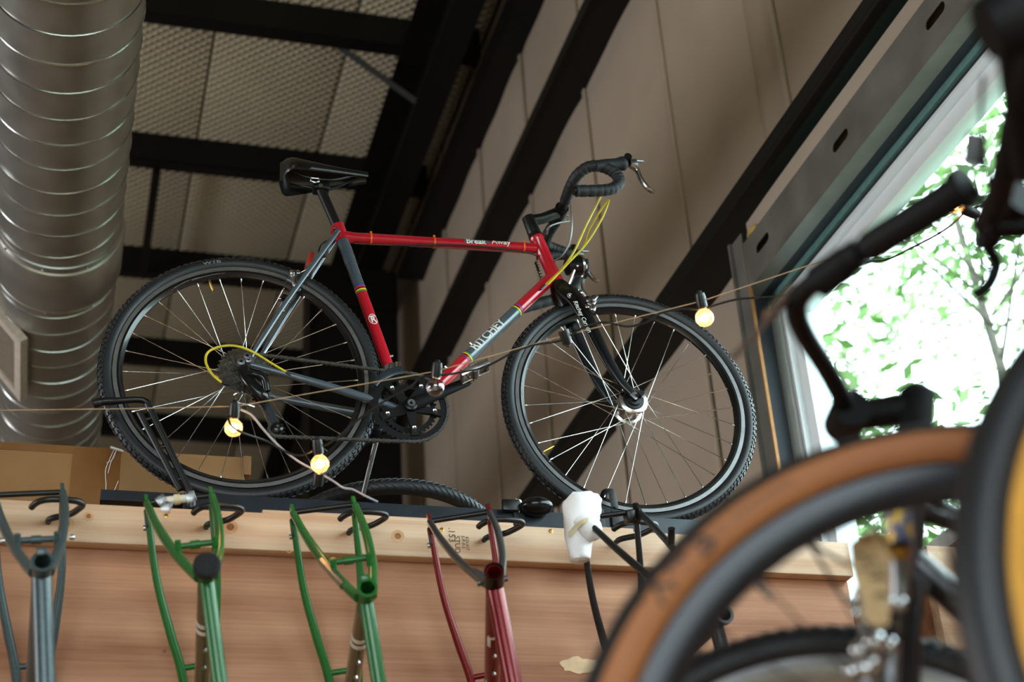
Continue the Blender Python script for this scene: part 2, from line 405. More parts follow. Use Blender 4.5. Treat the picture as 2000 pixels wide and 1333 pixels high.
MB().span((1.95, -4.9, 6.35), (2.15, 15.9, 6.365)).build('bottom_flange', BEAM, r)
MB().span((2.043, -4.9, 6.365), (2.055, 15.9, 6.745)).build('web', BEAM, r)
for yb in (7.92,): MB().tube([(1.97, yb, 6.40), (1.45, yb + 0.02, 6.80)], 0.028, 4).build('flange_brace', BEAM, r)
r = thing('steel_column', 'dark steel column rising beside the insulated wall behind the bicycle', 'column', (2.0, 10.1, -1.6))
MB().span((1.58, 10.0, -1.6), (1.60, 10.3, 6.35)).build('flange', BEAM, r); MB().span((2.25, 10.0, -1.6), (2.27, 10.3, 6.35)).build('flange', BEAM, r)
MB().span((1.60, 10.02, -1.6), (2.25, 10.035, 6.35)).build('web', BEAM, r)
MB().span((1.60, 9.99, 6.0), (2.25, 10.002, 6.35)).build('knee_plate', BEAM, r)
tag(MB().span((0.335, 9.52, 6.72), (0.395, 11.0, 6.755)).build('roof_strap', BEAM), 'narrow dark steel strap between two roof purlins beside the duct', 'beam')

# ------------------------------------------------------------------ window
w1 = thing('window_1', 'large bright window in the insulated end wall', None, (2.40, 2.95, WZ0), kind='structure')
ALU = mat('pale_aluminium', (232, 238, 240), 0.4, 0.0, var=(12, (222, 230, 234), 0.3))
TEAL = mat('teal_membrane', (96, 138, 134), 0.6); GASK = mat('dark_gasket', (36, 44, 52), 0.6)
def member(y0, y1, z0, z1, x0, x1, name, m): return MB().span((x0, y0, z0), (x1, y1, z1), bev=0.002).build(name, m, w1)
YL, YR, ZB, ZT = 4.343, -0.44, 1.505, 2.80
member(YR, YL, 2.764, ZT, 2.372, 2.52, 'head_membrane', TEAL)
member(YR, YL, 2.80, 3.0, 2.362, 2.40, 'head_closure', GASK)
member(YR, YL, 2.745, 2.764, 2.385, 2.48, 'head_gasket', GASK)
member(YR, YL, 2.726, 2.745, 2.378, 2.48, 'head_frame', ALU)
member(YR, YL, 2.664, 2.726, 2.405, 2.465, 'head_sash', ALU)
member(4.285, YL, ZB, 2.745, 2.378, 2.52, 'jamb_frame', ALU)
member(4.268, 4.285, ZB, 2.745, 2.395, 2.52, 'jamb_gasket', GASK)
member(4.250, 4.268, ZB, 2.735, 2.380, 2.52, 'jamb_bead', ALU)
member(4.195, 4.250, ZB, 2.726, 2.405, 2.465, 'jamb_sash', ALU)
member(YR, YR + 0.11, ZB, 2.745, 2.378, 2.52, 'jamb_frame', ALU)
member(YR, YL, ZB, 1.56, 2.378, 2.52, 'sill_frame', ALU)
MB().span((2.430, YR + 0.10, 1.55), (2.436, 4.20, 2.67)).build('pane', clear('window_glass', (246, 252, 250), 0.12), w1)
# steel stud framing round it: slotted header and jamb stud
hd = thing('window_header', 'grey steel channel with oblong slots above the window', 'steel stud', (2.27, 3, 2.79))
def slot(cy, cz, l, h, n=8):
    o = []; a = (l - h) / 2
    for k in range(n + 1): t = -PI / 2 + PI * k / n; o.append((cy + a + math.cos(t) * h / 2, cz + math.sin(t) * h / 2))
    for k in range(n + 1): t = PI / 2 + PI * k / n; o.append((cy - a + math.cos(t) * h / 2, cz + math.sin(t) * h / 2))
    return o
vs, fs = plate_geo([(-0.5, 2.790), (4.345, 2.790), (4.345, 2.972), (-0.5, 2.972)], [slot(yy, 2.886, 0.108, 0.036) for yy in (0.45, 1.06, 1.67, 2.28, 2.89, 3.50, 4.115)], 0.003)
m = MB(); m.add([V((2.27 + v.z, v.x, v.y)) for v in vs], fs); m.build('web', STUD, hd, sharp=30)
MB().span((2.268, -0.5, 2.784), (2.33, 4.345, 2.791)).build('flange', STUD, hd); MB().span((2.271, -0.5, 2.970), (2.33, 4.345, 2.975)).build('flange', STUD, hd)
MB().span((2.325, -0.5, 2.80), (2.36, 4.345, 2.968)).build('backing', WALLF, hd)
for yy, zz in ((3.02, 2.945), (3.13, 2.815), (3.62, 2.945), (3.75, 2.815), (4.02, 2.945)):
    MB().lathe([(0.004, 0), (0.004, 0.002), (0.002, 0.003)], (2.269, yy, zz), (-1, 0, 0), 8).build('screw_head', SILVER, hd)
MB().span((2.33, -0.5, 2.79), (2.372, 4.345, 2.83)).build('soffit', GASK, hd)
jb = thing('window_jamb_stud', 'grey steel stud standing along the side of the window', 'steel stud', (2.27, 4.3, -1.6))
MB().span((2.266, 4.262, -1.6), (2.272, 4.350, 3.02)).build('web', STUD, jb)
MB().span((2.252, 4.338, -1.6), (2.268, 4.352, 3.02)).build('lip', STUD, jb)
MB().span((2.272, 4.332, -1.6), (2.372, 4.350, 3.0)).build('flange', GASK, jb)
MB().span((2.264, 4.254, -1.6), (2.275, 4.262, 2.79)).build('wood_shim', mat('shim_wood', (168, 116, 62), 0.7), jb)
tag(MB().sph(V((2.33, 4.27, 3.03)), 0.045, 12, (0.6, 1, 0.8)).build('insulation_tuft', mat('yellow_fibreglass', (196, 168, 92), 0.95, bump=(60, 0.6))), 'tuft of yellow fibreglass poking out above the jamb stud', 'insulation')

# ------------------------------------------------------------------ plywood partition, rail, shelf
RY = 3.15
pt = struct(MB().span((-2.2, RY + 0.038, -1.6), (1.835, RY + 0.056, 1.33)).build('wall_partition', PLY), 'reddish plywood partition below the shelf')
struct(MB().span((-2.2, RY + 0.056, 1.24), (1.835, 4.45, 1.26)).build('shelf_deck', PLY), 'plywood shelf deck on top of the partition')
for xs in (-1.4, -0.4, 0.6, 1.6): MB().span((xs, RY + 0.056, -1.6), (xs + 0.038, RY + 0.145, 1.24)).build('stud', PINE, pt)
zr = 1.342
rail = thing('shelf_rail', 'pale pine two by four rail along the top of the plywood', 'rail', (0, RY, zr - 0.089))
MB().span((-2.2, RY, zr - 0.089), (1.835, RY + 0.038, zr), bev=0.004).build('board', PINE, rail)
KNOT = mat('pine_knot', (150, 98, 58), 0.7, var=(120, (110, 66, 36), 0.3)); KRIM = mat('pine_knot_ring', (206, 158, 112), 0.7)
for (px, py, rr) in ((173, 1009, 0.007), (450, 1030, 0.011), (777, 1048, 0.010), (128, 1025, 0.012), (565, 1078, 0.003)):
    c = onY(px, py, RY); MB().lathe([(rr * 1.5, -0.002), (rr * 1.5, 0.0006)], c, (0, -1, 0), 20).build('knot_ring', KRIM, rail); MB().lathe([(rr * 0.75, -0.002), (rr * 0.75, 0.0010), (rr * 0.3, 0.0008)], c, (0, -1, 0), 16).build('knot', KNOT, rail)
for (px, py) in ((325, 1008), (863, 1035), (868, 1072), (973, 1065), (1076, 1038), (1550, 1066)):
    c = onY(px, py, RY); MB().lathe([(0.0052, -0.002), (0.0052, 0.0008), (0.003, 0.0012), (0.0028, 0.0004)], c, (0, -1, 0), 14).build('screw_head', BRASS, rail)
INK = mat('stamp_ink', (96, 78, 62), 0.8)
def stamp(txt, px, py, size):
    vs, fs = text_geo(txt, size, 0.01); c = onY(px, py, RY); m = MB()
    m.add([V((c.x + v.y, RY - 0.0006, c.z - v.x)) for v in vs], fs); m.build('ink_stamp', INK, rail, fix=False)
stamp('.153', 876, 1031, 0.021); stamp('STUD', 888, 1047, 0.017); stamp('S-P-F-S', 901, 1047, 0.011)
stamp('KD-HT', 909, 1049, 0.011)
pk = MB().span((0.40, RY + 0.03, zr + 0.001), (0.985, RY + 0.10, zr + 0.020), bev=0.002)
tag(pk.build('board_offcut', PINE), 'thin pine board lying on the rail behind the red frame', 'board')
pk = MB().span((1.11, RY + 0.02, zr + 0.001), (1.28, RY + 0.08, zr + 0.016), bev=0.002)
tag(pk.build('board_offcut', PINE), 'short pine offcut on the rail beside the foam wrap', 'board')
c = onY(1118, 1300, RY + 0.038); m = MB(); rs = random.Random(4)
m.prism([(math.cos(a) * (0.030 + 0.012 * rs.random()) * 1.3, math.sin(a) * (0.014 + 0.008 * rs.random())) for a in [2 * PI * k / 26 for k in range(26)]], c + V((0.02, -0.0012, 0.0)), (1, 0, 0), (0, 0, 1), (0, 0.002, 0))
m.build('torn_veneer_patch', mat('bare_veneer', (224, 190, 150), 0.8), pt)
c = onY(321, 1273, RY + 0.038); MB().lathe([(0.004, -0.002), (0.004, 0.001)], c, (0, -1, 0), 12).build('plug', KNOT, pt)
st = onX(1826, 1072, 2.30)
tag(MB().box((2.31, st.y, st.z - 0.15), (0.10, 0.040, 0.30), b=0.003).build('wood_post', PINE), 'short pine post under the window sill', 'post')

# ------------------------------------------------------------------ spiral duct
DC = V((-0.15, 0, 3.25)); DR = 0.226; YA, YB = 5.00, 5.24           # runs level along the hall above the shelf
du = thing('spiral_duct', 'large galvanized spiral duct running overhead past the rear wheel', 'duct', (DC.x, 5.0, DC.z))
YX = (0, 1, 0)
def pipe(y0, y1, name): MB().rev([(DR, y0), (DR, y1), (DR - 0.004, y1), (DR - 0.004, y0)], DC, YX, 72).build(name, GALV, du)
pipe(-4.9, YA + 0.03, 'near_pipe'); pipe(YB - 0.03, 15.95, 'far_pipe')
slv = [(DR + 0.001, YA - 0.060), (DR + 0.007, YA - 0.058), (DR + 0.003, YA - 0.050), (DR + 0.003, YA - 0.018), (DR + 0.010, YA - 0.014), (DR + 0.014, YA), (DR + 0.014, YB), (DR + 0.010, YB + 0.010), (DR + 0.003, YB + 0.012), (DR + 0.003, YB + 0.022), (DR + 0.007, YB + 0.028), (DR + 0.001, YB + 0.034)]
MB().rev(slv, DC, YX, 72).build('coupling_sleeve', GALV, du)
SEAM = mat('seam_steel', (196, 198, 196), 0.25, 1.0)
def helix(y0, y1, pitch, name):
    n = int((y1 - y0) / pitch * 48); pts = []
    for i in range(n + 1):
        a = -2 * PI * i / 48 - 0.4; pts.append(DC + V((math.cos(a) * (DR + 0.0012), y0 + pitch * i / 48, math.sin(a) * (DR + 0.0012))))
    MB().tube(pts, 0.0032, 6).build(name, SEAM, du)
helix(-2.0, YA - 0.07, 0.137, 'spiral_seam'); helix(YB + 0.05, 12.0, 0.137, 'spiral_seam')
for a, yy in ((-100, YA - 0.03), (-60, YA - 0.03), (-140, YA - 0.03), (-97, YB + 0.04), (-50, YB + 0.04)):
    MB().sph(DC + V((math.cos(math.radians(a)) * (DR + 0.004), yy, math.sin(math.radians(a)) * (DR + 0.004))), 0.005, 8).build('rivet', SILVER, du)
for yy in (1.0, 11.0): MB().span((DC.x - 0.015, yy, DC.z + DR - 0.01), (DC.x + 0.015, yy + 0.004, 7.0)).build('hanger_strap', GALV, du)
ga = math.radians(-90 - 50); e = V((math.cos(ga), 0, math.sin(ga))); tn = V((-e.z, 0, e.x)); Mg = Matrix((tn, V((0, 1, 0)), e)).transposed()
gc = DC + e * (DR + 0.010) + V((0, 5.73, 0)); ENAM = mat('beige_enamel', (204, 192, 178), 0.5)
vs, fs = plate_geo([(-0.125, -0.26), (0.125, -0.26), (0.125, 0.26), (-0.125, 0.26)], [[(-0.085, -0.205), (-0.085, 0.205), (0.085, 0.205), (0.085, -0.205)]], 0.034)
m = MB(); m.add([gc + tn * v.x + V((0, v.y, 0)) + e * v.z for v in vs], fs); g = m.build('register_plate', ENAM, du, sharp=30)
for k in range(16): MB().box(gc + e * 0.004 + tn * (-0.078 + 0.0104 * k), (0.0022, 0.41, 0.016), Mg @ Matrix.Rotation(0.5, 3, 'Y')).build('louvre', ENAM, g)

# ------------------------------------------------------------------ cardboard box
bx = thing('cardboard_box', 'long cardboard box closed with brown tape behind the rear wheel', 'box', (0.0, 3.8, 1.262))
by0 = 3.66; zt = onY(240, 880, by0).z; xr = onY(477, 893, by0).x; xl = -0.62
MB().span((xl, by0, 1.262), (xr, by0 + 0.42, zt), bev=0.003).build('carton', CARD, bx)
MB().box(((xl + xr) / 2, by0 + 0.10, zt + 0.002), (xr - xl, 0.2, 0.003), Matrix.Rotation(math.radians(2), 3, 'X')).build('flap', CARD, bx)
MB().span((xr - 0.003, by0 - 0.004, zt - 0.05), (xr + 0.018, by0 + 0.05, zt + 0.004), bev=0.002).build('corner_flap', CARD, bx)
TAPE = mat('brown_packing_tape', (132, 86, 40), 0.3, 0, var=(14, (116, 72, 30), 0.3), coat=0.3)
x0, x1 = onY(141, 900, by0).x, onY(236, 900, by0).x
MB().span((x0, by0 - 0.0012, 1.27), (x1, by0, zt + 0.003)).build('tape', TAPE, bx)
MB().span((xl + 0.05, by0 - 0.0014, zt - 0.018), (x0, by0, zt + 0.003)).build('tape', TAPE, bx)
FILM = mat('clear_plastic_film', (226, 220, 208), 0.25); p = lambda a, b: onY(a, b, by0 - 0.008)
m = MB()
for q in ([(222, 880), (213, 900), (206, 920), (207, 950), (204, 980)], [(228, 879), (220, 897), (208, 905)], [(231, 940), (222, 960), (206, 982)], [(226, 882), (216, 905), (211, 925)]): m.tube(spline([p(*k) for k in q], 5), 0.0011, 5)
m.build('loose_film_strands', FILM, bx)
MB().box(p(228, 880) + V((0, 0, 0.002)), (0.035, 0.01, 0.006), Matrix.Rotation(0.3, 3, 'Y'), b=0.002).build('film_tuft', FILM, bx)

# ------------------------------------------------------------------ the bicycle on the shelf
BO = V((0.37115453, 3.39829271, 1.81375104)); BU = V((0.99977923, -0.01593936, -0.01369025))
BV = V((0.0142365, 0.03467696, 0.99929717)); BW = V((-0.01545342, -0.99927146, 0.03489623))
def bk(px, py, w=0.0):
    """a surveyed point in the bicycle's own coordinates: forward, up, out to the chain side"""
    d = ray(px, py); t = (BO + BW * w).dot(BW) / d.dot(BW); p = d * t - BO
    return V((p.dot(BU), p.dot(BV), w))
RED = mat('red_frame_enamel', (184, 20, 40), 0.22, 0, var=(9, (166, 14, 32), 0.35), coat=0.6)
GREY = mat('blue_grey_frame_enamel', (78, 89, 98), 0.25, 0.2, var=(9, (68, 79, 88), 0.35), coat=0.5)
CARB = mat('black_carbon_gloss', (7, 7, 8), 0.25, 0, coat=0.0, spec=0.35)
TAPEB = mat('black_bar_tape', (22, 25, 30), 0.6, 0, bump=(120, 0.1))
SPOKE = mat('spoke_steel', (222, 222, 220), 0.25, 1.0); CASS = mat('cassette_steel', (176, 176, 172), 0.26, 1.0, var=(160, (96, 94, 90), 0.2))
TRACK = mat('brake_track_alloy', (150, 148, 148), 0.36, 0.9)
YEL = mat('yellow_cable_housing', (206, 186, 24), 0.4); ORG = mat('orange_zip_tie', (240, 96, 16), 0.45)
COL = {'blue': mat('stripe_blue', (58, 58, 150), 0.4), 'red': mat('stripe_red', (214, 30, 34), 0.4), 'black': BLACK, 'yellow': mat('stripe_yellow', (236, 204, 40), 0.4), 'green': mat('stripe_green', (38, 130, 62), 0.4)}

def unit_spoke(m, r=0.00105):
    k = MB(); k.lathe([(r, 0), (r, 0.955), (r * 1.9, 0.957), (r * 1.9, 0.998)], (0, 0, 0), (0, 0, 1), 6); return k.mesh('spoke', m)
def arc(Rc, rs, a0, a1, n):
    return [(Rc + rs * math.cos(math.radians(a0 + (a1 - a0) * i / n)), rs * math.sin(math.radians(a0 + (a1 - a0) * i / n))) for i in range(n + 1)]
def sprocket(m, R_, teeth, w0, th, inner, c=V((0, 0, 0))):
    """toothed ring about the local w axis"""
    k = len(m.v); n = teeth * 4
    for z in (w0, w0 + th):
        for i in range(n):
            a = 2 * PI * i / n; r = R_ + (0.0028 if i % 4 in (1, 2) else -0.0026)
            m.v.append(c + V((r * math.cos(a), r * math.sin(a), z)))
        for i in range(n): a = 2 * PI * i / n; m.v.append(c + V((inner * math.cos(a), inner * math.sin(a), z)))
    for i in range(n):
        j = (i + 1) % n
        m.f += [[k + i, k + j, k + n + j, k + n + i], [k + 2 * n + j, k + 2 * n + i, k + 3 * n + i, k + 3 * n + j], [k + i, k + 2 * n + i, k + 2 * n + j, k + j], [k + n + i, k + n + j, k + 3 * n + j, k + 3 * n + i]]
    return m

def bike_wheel(root, name, M, Rt, rs, mats, nspk=32, hub=None, rim_in=0.291, valve=None, knobs=True, side=None, spoke_r=0.00105, track=True, rim_w=0.0125, Rr=0.3165):
    """a spoked wheel about its own w axis; mats: tyre, rim, spoke, hub"""
    wp = part(name, root); wp.matrix_local = M; BASE[wp.name] = V((0, 0, 0))
    Rc = Rt - rs; Z = (0, 0, 1); O0 = (0, 0, 0)
    if side is None: MB().rev(arc(Rc, rs, -142, 142, 22), O0, Z, 120, loop=False).build('tyre', mats[0], wp)
    else:
        MB().rev(arc(Rc, rs, -70, 70, 12), O0, Z, 120, loop=False).build('tread', mats[0], wp)
        for s in (-1, 1): MB().rev(arc(Rc, rs, 70 * s, 142 * s, 8), O0, Z, 120, loop=False).build('sidewall', side, wp)
    if knobs:
        k = MB()
        for row, (ph, nn, sx, sy) in enumerate(((58, 150, 0.0075, 0.0052), (-58, 150, 0.0075, 0.0052), (34, 120, 0.008, 0.006), (-34, 120, 0.008, 0.006), (11, 120, 0.009, 0.006), (-11, 120, 0.009, 0.006))):
            for i in range(nn):
                a = 2 * PI * (i + 0.5 * (row % 2)) / nn; e = V((math.cos(a), math.sin(a), 0)); t = V((-math.sin(a), math.cos(a), 0)); z = V((0, 0, 1))
                p_ = math.radians(ph); nrm = e * math.cos(p_) + z * math.sin(p_); tg = z * math.cos(p_) - e * math.sin(p_)
                k.box(e * (Rc + rs * math.cos(p_)) + z * (rs * math.sin(p_)) + nrm * 0.0008, (sx, sy, 0.0034), Matrix((t, tg, nrm)).transposed())
        tag(k.build('tread_knobs', mats[0], wp, fix=False), kind='stuff')
    hw = rim_w
    MB().rev([(Rr, -hw), (Rr, hw), (Rr - 0.016, hw - 0.001), (rim_in + 0.006, 0.008), (rim_in, 0.004), (rim_in, -0.004), (rim_in + 0.006, -0.008), (Rr - 0.016, -hw + 0.001)], O0, Z, 120).build('rim', mats[1], wp)
    if track:
        for s in (-1, 1): MB().rev([(Rr - 0.0005, s * (hw - 0.001)), (Rr - 0.0005, s * (hw + 0.0007)), (Rr - 0.0105, s * (hw + 0.0004)), (Rr - 0.0105, s * (hw - 0.001))], O0, Z, 120).build('brake_track', TRACK, wp)
    rf, wf, pr = hub
    MB().lathe(pr, O0, Z, 32).build('hub', mats[3], wp)
    us = unit_spoke(mats[2], spoke_r)
    for k in range(nspk):
        a = 2 * PI * (k + 0.25) / nspk; s = 1 if k % 2 else -1; off = (1 if (k // 2) % 2 else -1) * math.radians(62)
        rod(us, (rf * math.cos(a + off), rf * math.sin(a + off), s * wf), ((rim_in + 0.002) * math.cos(a), (rim_in + 0.002) * math.sin(a), s * 0.002), 'spoke', wp)
    if valve is not None:
        a = valve; e = V((math.cos(a), math.sin(a), 0))
        MB().tube([e * (rim_in + 0.004), e * (rim_in - 0.028), e * (rim_in - 0.030), e * (rim_in - 0.036)], [0.003, 0.003, 0.0018, 0.0018], 8).build('valve', BRASS, wp)
    return wp
def ring_text(wp, txt, size, a_mid, R_, rs, Rc, m, name='lettering', bold=0.0, wide=1.0, eps=0.0006, s=1):
    """lettering on the tyre sidewall, its feet towards the hub"""
    vs, fs = text_geo(txt, size, bold, wide=wide); wd = max(v.x for v in vs); k = MB()
    for v in vs:
        a = a_mid - s * (v.x - wd / 2) / R_; r = R_ + v.y - size * 0.35
        z = math.sqrt(max(1e-8, rs * rs - (r - Rc) ** 2)) + eps
        k.v.append(V((r * math.cos(a), r * math.sin(a), z)))
    k.f = fs; k.build(name, m, wp, fix=False)

bike = thing('touring_bicycle', 'red and grey drop-bar bicycle with black tyres standing on the shelf', 'bicycle', BO, axes=(BU, BV, BW))
Z3 = V((0, 0, 1)); FA = V((1.0226, 0, 0)); BB = V((0.4135, -0.08, 0))
rim_black = mat('black_rim', (16, 16, 18), 0.25, 0.2, coat=0.3)
rhub = (0.021, 0.030, [(0.007, -0.068), (0.010, -0.064), (0.010, -0.036), (0.024, -0.034), (0.024, -0.030), (0.012, -0.026), (0.012, 0.018), (0.026, 0.020), (0.026, 0.024), (0.016, 0.026), (0.016, 0.052), (0.008, 0.056), (0.008, 0.068)])
rw = bike_wheel(bike, 'rear_wheel', Matrix.Translation((0, 0, 0)), 0.349, 0.0178, (RUBBER, rim_black, SPOKE, DULL), 32, rhub, valve=math.radians(109))
LET = mat('sidewall_lettering', (112, 114, 118), 0.7)
ring_text(rw, 'WTB', 0.0125, math.radians(106), 0.3325, 0.0178, 0.3312, LET, bold=0.02, wide=1.7)
k = MB()
for (a0, a1, r0, r1) in ((100, 118, 0.3005, 0.297), (112, 122, 0.2985, 0.3015), (117, 128, 0.301, 0.2965)):
    k.tube([V((lerp((r0, 0, 0), (r1, 0, 0), i / 8).x * math.cos(math.radians(a0 + (a1 - a0) * i / 8)), lerp((r0, 0, 0), (r1, 0, 0), i / 8).x * math.sin(math.radians(a0 + (a1 - a0) * i / 8)), 0.0105)) for i in range(9)], 0.0008, 5)
k.build('rim_decal', LET, rw)
for i in range(9):
    R_ = 0.063 - 0.0042 * i; k = MB(); sprocket(k, R_, 32 - 2 * i, 0.0255 + 0.0036 * i, 0.0018, max(0.018, R_ - 0.014)); k.build('sprocket', CASS, rw)
MB().rev([(0.020, 0.024), (0.020, 0.060), (0.012, 0.061), (0.012, 0.024)], (0, 0, 0), Z3, 24).build('freehub', CASS, rw)

fhub = (0.036, 0.026, [(0.006, -0.056), (0.009, -0.05), (0.012, -0.034), (0.038, -0.033), (0.040, -0.029), (0.040, -0.025), (0.033, -0.022), (0.032, 0.016), (0.033, 0.022), (0.040, 0.025), (0.040, 0.029), (0.034, 0.033), (0.012, 0.034), (0.009, 0.05)])
fw = bike_wheel(bike, 'front_wheel', Matrix.Translation(FA) @ Matrix.Rotation(math.radians(-2.5), 4, 'Y'), 0.349, 0.0178, (RUBBER, rim_black, SPOKE, SILVER), 32, fhub, valve=math.radians(211))
MB().lathe([(0.029, 0.0332), (0.028, 0.036), (0.020, 0.037), (0.018, 0.041), (0.010, 0.042), (0.010, 0.050)], (0, 0, 0), Z3, 28).build('hub_cap', BLACK, fw)
MB().tube([(0.012, 0.004, 0.050), (0.012, 0.004, 0.068)], 0.008, 14).build('axle_nut', BLACK, fw)
# frame -----------------------------------------------------------------
fr = part('frame', bike)
STt = V((0.2400, 0.478, 0)); sd = (STt - BB).normalized(); TTr = bk(676, 464); TTf = bk(1046, 486); HTt = bk(1048, 466); HTb = bk(1088, 553)
DTt = bk(1074, 546); dd = (DTt - BB).normalized()
def seg(A, B, t0, t1, r, name, m, par=fr, n=20):
    return MB().tube([lerp(A, B, t0), lerp(A, B, t1)], r, n).build(name, m, par)
def stripes(A, B, t, r, par=fr, flip=1, wd=0.0042):
    d = (V(B) - V(A)).normalized(); c = lerp(A, B, t)
    for i, cn in enumerate(('blue', 'red', 'black', 'yellow', 'green')):
        p0 = c + d * (flip * wd * (i - 2.5)); MB().tube([p0, p0 + d * (flip * wd)], r + 0.0005, 20).build('colour_stripe', COL[cn], par)
tb = (bk(712, 566) - BB).dot(sd) / (STt - BB).length
seg(BB, STt, 0.02, 0.20, 0.0150, 'seat_tube_foot', BLACK); seg(BB, STt, 0.20, tb, 0.0148, 'seat_tube_lower', RED); seg(BB, STt, tb, 0.945, 0.0148, 'seat_tube_upper', GREY); stripes(BB, STt, tb, 0.0148, flip=-1)
seg(BB, STt, 0.80, 0.93, 0.0160, 'seat_tube_sleeve', GREY)
seg(BB, STt, 0.935, 1.02, 0.0185, 'seat_collar', RED)
c = lerp(BB, STt, 0.985); MB().tube([c + V((-0.018, 0.0, -0.010)), c + V((-0.018, 0.0, 0.020))], 0.0055, 12).build('collar_lug', RED, fr)
MB().tube([c + V((-0.018, 0.0, 0.018)), c + V((-0.018, 0.0, 0.0235))], 0.0045, 6).build('collar_bolt', SILVER, fr)
MB().tube([TTr + (TTr - TTf).normalized() * 0.012, TTf], 0.0148, 20).build('top_tube', RED, fr)
MB().tube([lerp(TTr, TTf, -0.02), lerp(TTr, TTf, 0.035)], [0.0185, 0.0152], 20).build('top_tube_lug', RED, fr)
MB().tube([lerp(HTt, HTb, -0.02), lerp(HTt, HTb, 0.05), lerp(HTt, HTb, 0.07), lerp(HTt, HTb, 0.93), lerp(HTt, HTb, 0.95), lerp(HTt, HTb, 1.03)], [0.0205, 0.0205, 0.0188, 0.0188, 0.0205, 0.0205], 24).build('head_tube', RED, fr)
t1 = (bk(1006, 604) - BB).dot(dd) / (DTt - BB).length; t2 = (bk(904, 696) - BB).dot(dd) / (DTt - BB).length
seg(BB, DTt, t1, 1.0, 0.0172, 'down_tube_head_end', RED); seg(BB, DTt, t2, t1, 0.0172, 'down_tube_middle', GREY); seg(BB, DTt, 0.15, t2, 0.0172, 'down_tube_crank_end', RED); seg(BB, DTt, 0.0, 0.15, 0.0174, 'down_tube_foot', BLACK)
stripes(BB, DTt, t1, 0.0172, flip=-1, wd=0.0036); stripes(BB, DTt, t2, 0.0172, wd=0.0036)
MB().tube([BB + V((0, 0, -0.036)), BB + V((0, 0, 0.036))], 0.0215, 24).build('bottom_bracket_shell', BLACK, fr)
for s in (1, -1):
    MB().tube(spline([(0.012, -0.006, 0.066 * s), (0.12, -0.026, 0.060 * s), (0.26, -0.052, 0.046 * s), (0.395, -0.077, 0.024 * s)], 6), [0.0075 + 0.0035 * min(1, i / 12) for i in range(19)], 14).build('chain_stay', GREY, fr)
    MB().tube(spline([(0.012, 0.016, 0.066 * s), (0.10, 0.20, 0.052 * s), (0.19, 0.375, 0.028 * s), (0.236, 0.462, 0.016 * s)], 6), [0.0066 + 0.0008 * min(1, i / 9) for i in range(19)], 14).build('seat_stay', GREY, fr)
    MB().prism([(-0.010, 0.004), (0.010, 0.024), (0.022, 0.010), (0.020, -0.010), (0.004, -0.014), (-0.012, -0.008)], (0, 0, s * 0.0655 - 0.003), (1, 0, 0), (0, 1, 0), (0, 0, 0.006)).build('dropout', DULL, fr)
    c = V((0.128, 0.255, 0.046 * s)); MB().tube([c, c + V((-0.030, 0.014, 0.0))], 0.005, 10).build('brake_boss', GREY, fr)
MB().tube([(0.168, 0.335, -0.032), (0.168, 0.335, 0.032)], 0.006, 10).build('brake_bridge', GREY, fr)
for t_, A_, B_, par_ in ((0.17, BB, STt, fr), (0.30, BB, STt, fr)):
    q = lerp(A_, B_, t_); nrm_ = V((sd.y, -sd.x, 0)); MB().tube([q + nrm_ * 0.013, q + nrm_ * 0.022], 0.004, 8).build('bottle_bolt', SILVER, fr)
for t_ in (0.30, 0.47):
    q = lerp(BB, DTt, t_); nrm_ = V((-dd.y, dd.x, 0)); MB().tube([q + nrm_ * 0.015, q + nrm_ * 0.024], 0.004, 8).build('bottle_bolt', SILVER, fr)
# lettering and badges
k = MB(); L_ = (TTf - TTr); t0 = (bk(905, 470) - TTr).dot(L_.normalized())
tube_text(k, 'Break', 0.024, TTr, TTf, 0.0148, t0 + 0.003, 0.22, bold=0.012, wide=1.0); tube_text(k, 'Away', 0.024, TTr, TTf, 0.0148, t0 + 0.076, 0.22, bold=0.012, wide=1.0); k.build('lettering', WHITE, fr, fix=False)
k = MB(); d_ = L_.normalized(); e2 = V((-d_.y, d_.x, 0))
for i in range(9):
    a0, a1 = -0.15 + 0.1 * i, -0.05 + 0.1 * i
    k.add([TTr + d_ * t + (Z3 * math.cos(a) + e2 * math.sin(a)) * 0.0151 for (t, a) in ((t0 - 0.002, a0), (t0 + 0.072 - 0.012 * a0, a0), (t0 + 0.072 - 0.012 * a1, a1), (t0 - 0.002, a1))], [[0, 1, 2, 3]])
k.build('label_panel', mat('slate_label', (66, 76, 92), 0.5), fr, fix=False)
k = MB(); t0 = (bk(917, 684) - BB).dot(dd); tube_text(k, 'RITCHEY', 0.033, BB, DTt, 0.0172, t0, 0.36, bold=0.022, wide=0.98); k.build('lettering', WHITE, fr, fix=False)
k = MB(); e2 = V((-dd.y, dd.x, 0))
def dt(t, a, r=0.01775): return BB + dd * t + (Z3 * math.cos(a) + e2 * math.sin(a)) * r
for i in range(16):
    for aa in (-0.52,):
        p0, p1 = t0 + 0.004 + 0.0087 * i, t0 + 0.004 + 0.0087 * (i + 1)
        k.add([dt(p0, aa), dt(p1, aa), dt(p1, aa + 0.10), dt(p0, aa + 0.10)], [[0, 1, 2, 3]])
k.build('lettering_underline', WHITE, fr, fix=False)
q = (bk(731, 628) - BB).dot(sd); k = MB(); e2 = Z3.cross(-sd)
def stp(x_, y_, r=0.0154): a = 0.05 + y_ / 0.0148; return BB + sd * (q + x_) + (Z3 * math.cos(a) + V((sd.y, -sd.x, 0)) * math.sin(a)) * r
n = 30; ring = []
for i in range(n): t = 2 * PI * i / n; ring.append((0.0165 * math.cos(t) * (1.0 if math.cos(t) < 0.2 else 0.92), 0.0118 * math.sin(t) * (1.06 if math.cos(t) > 0.3 else 1)))
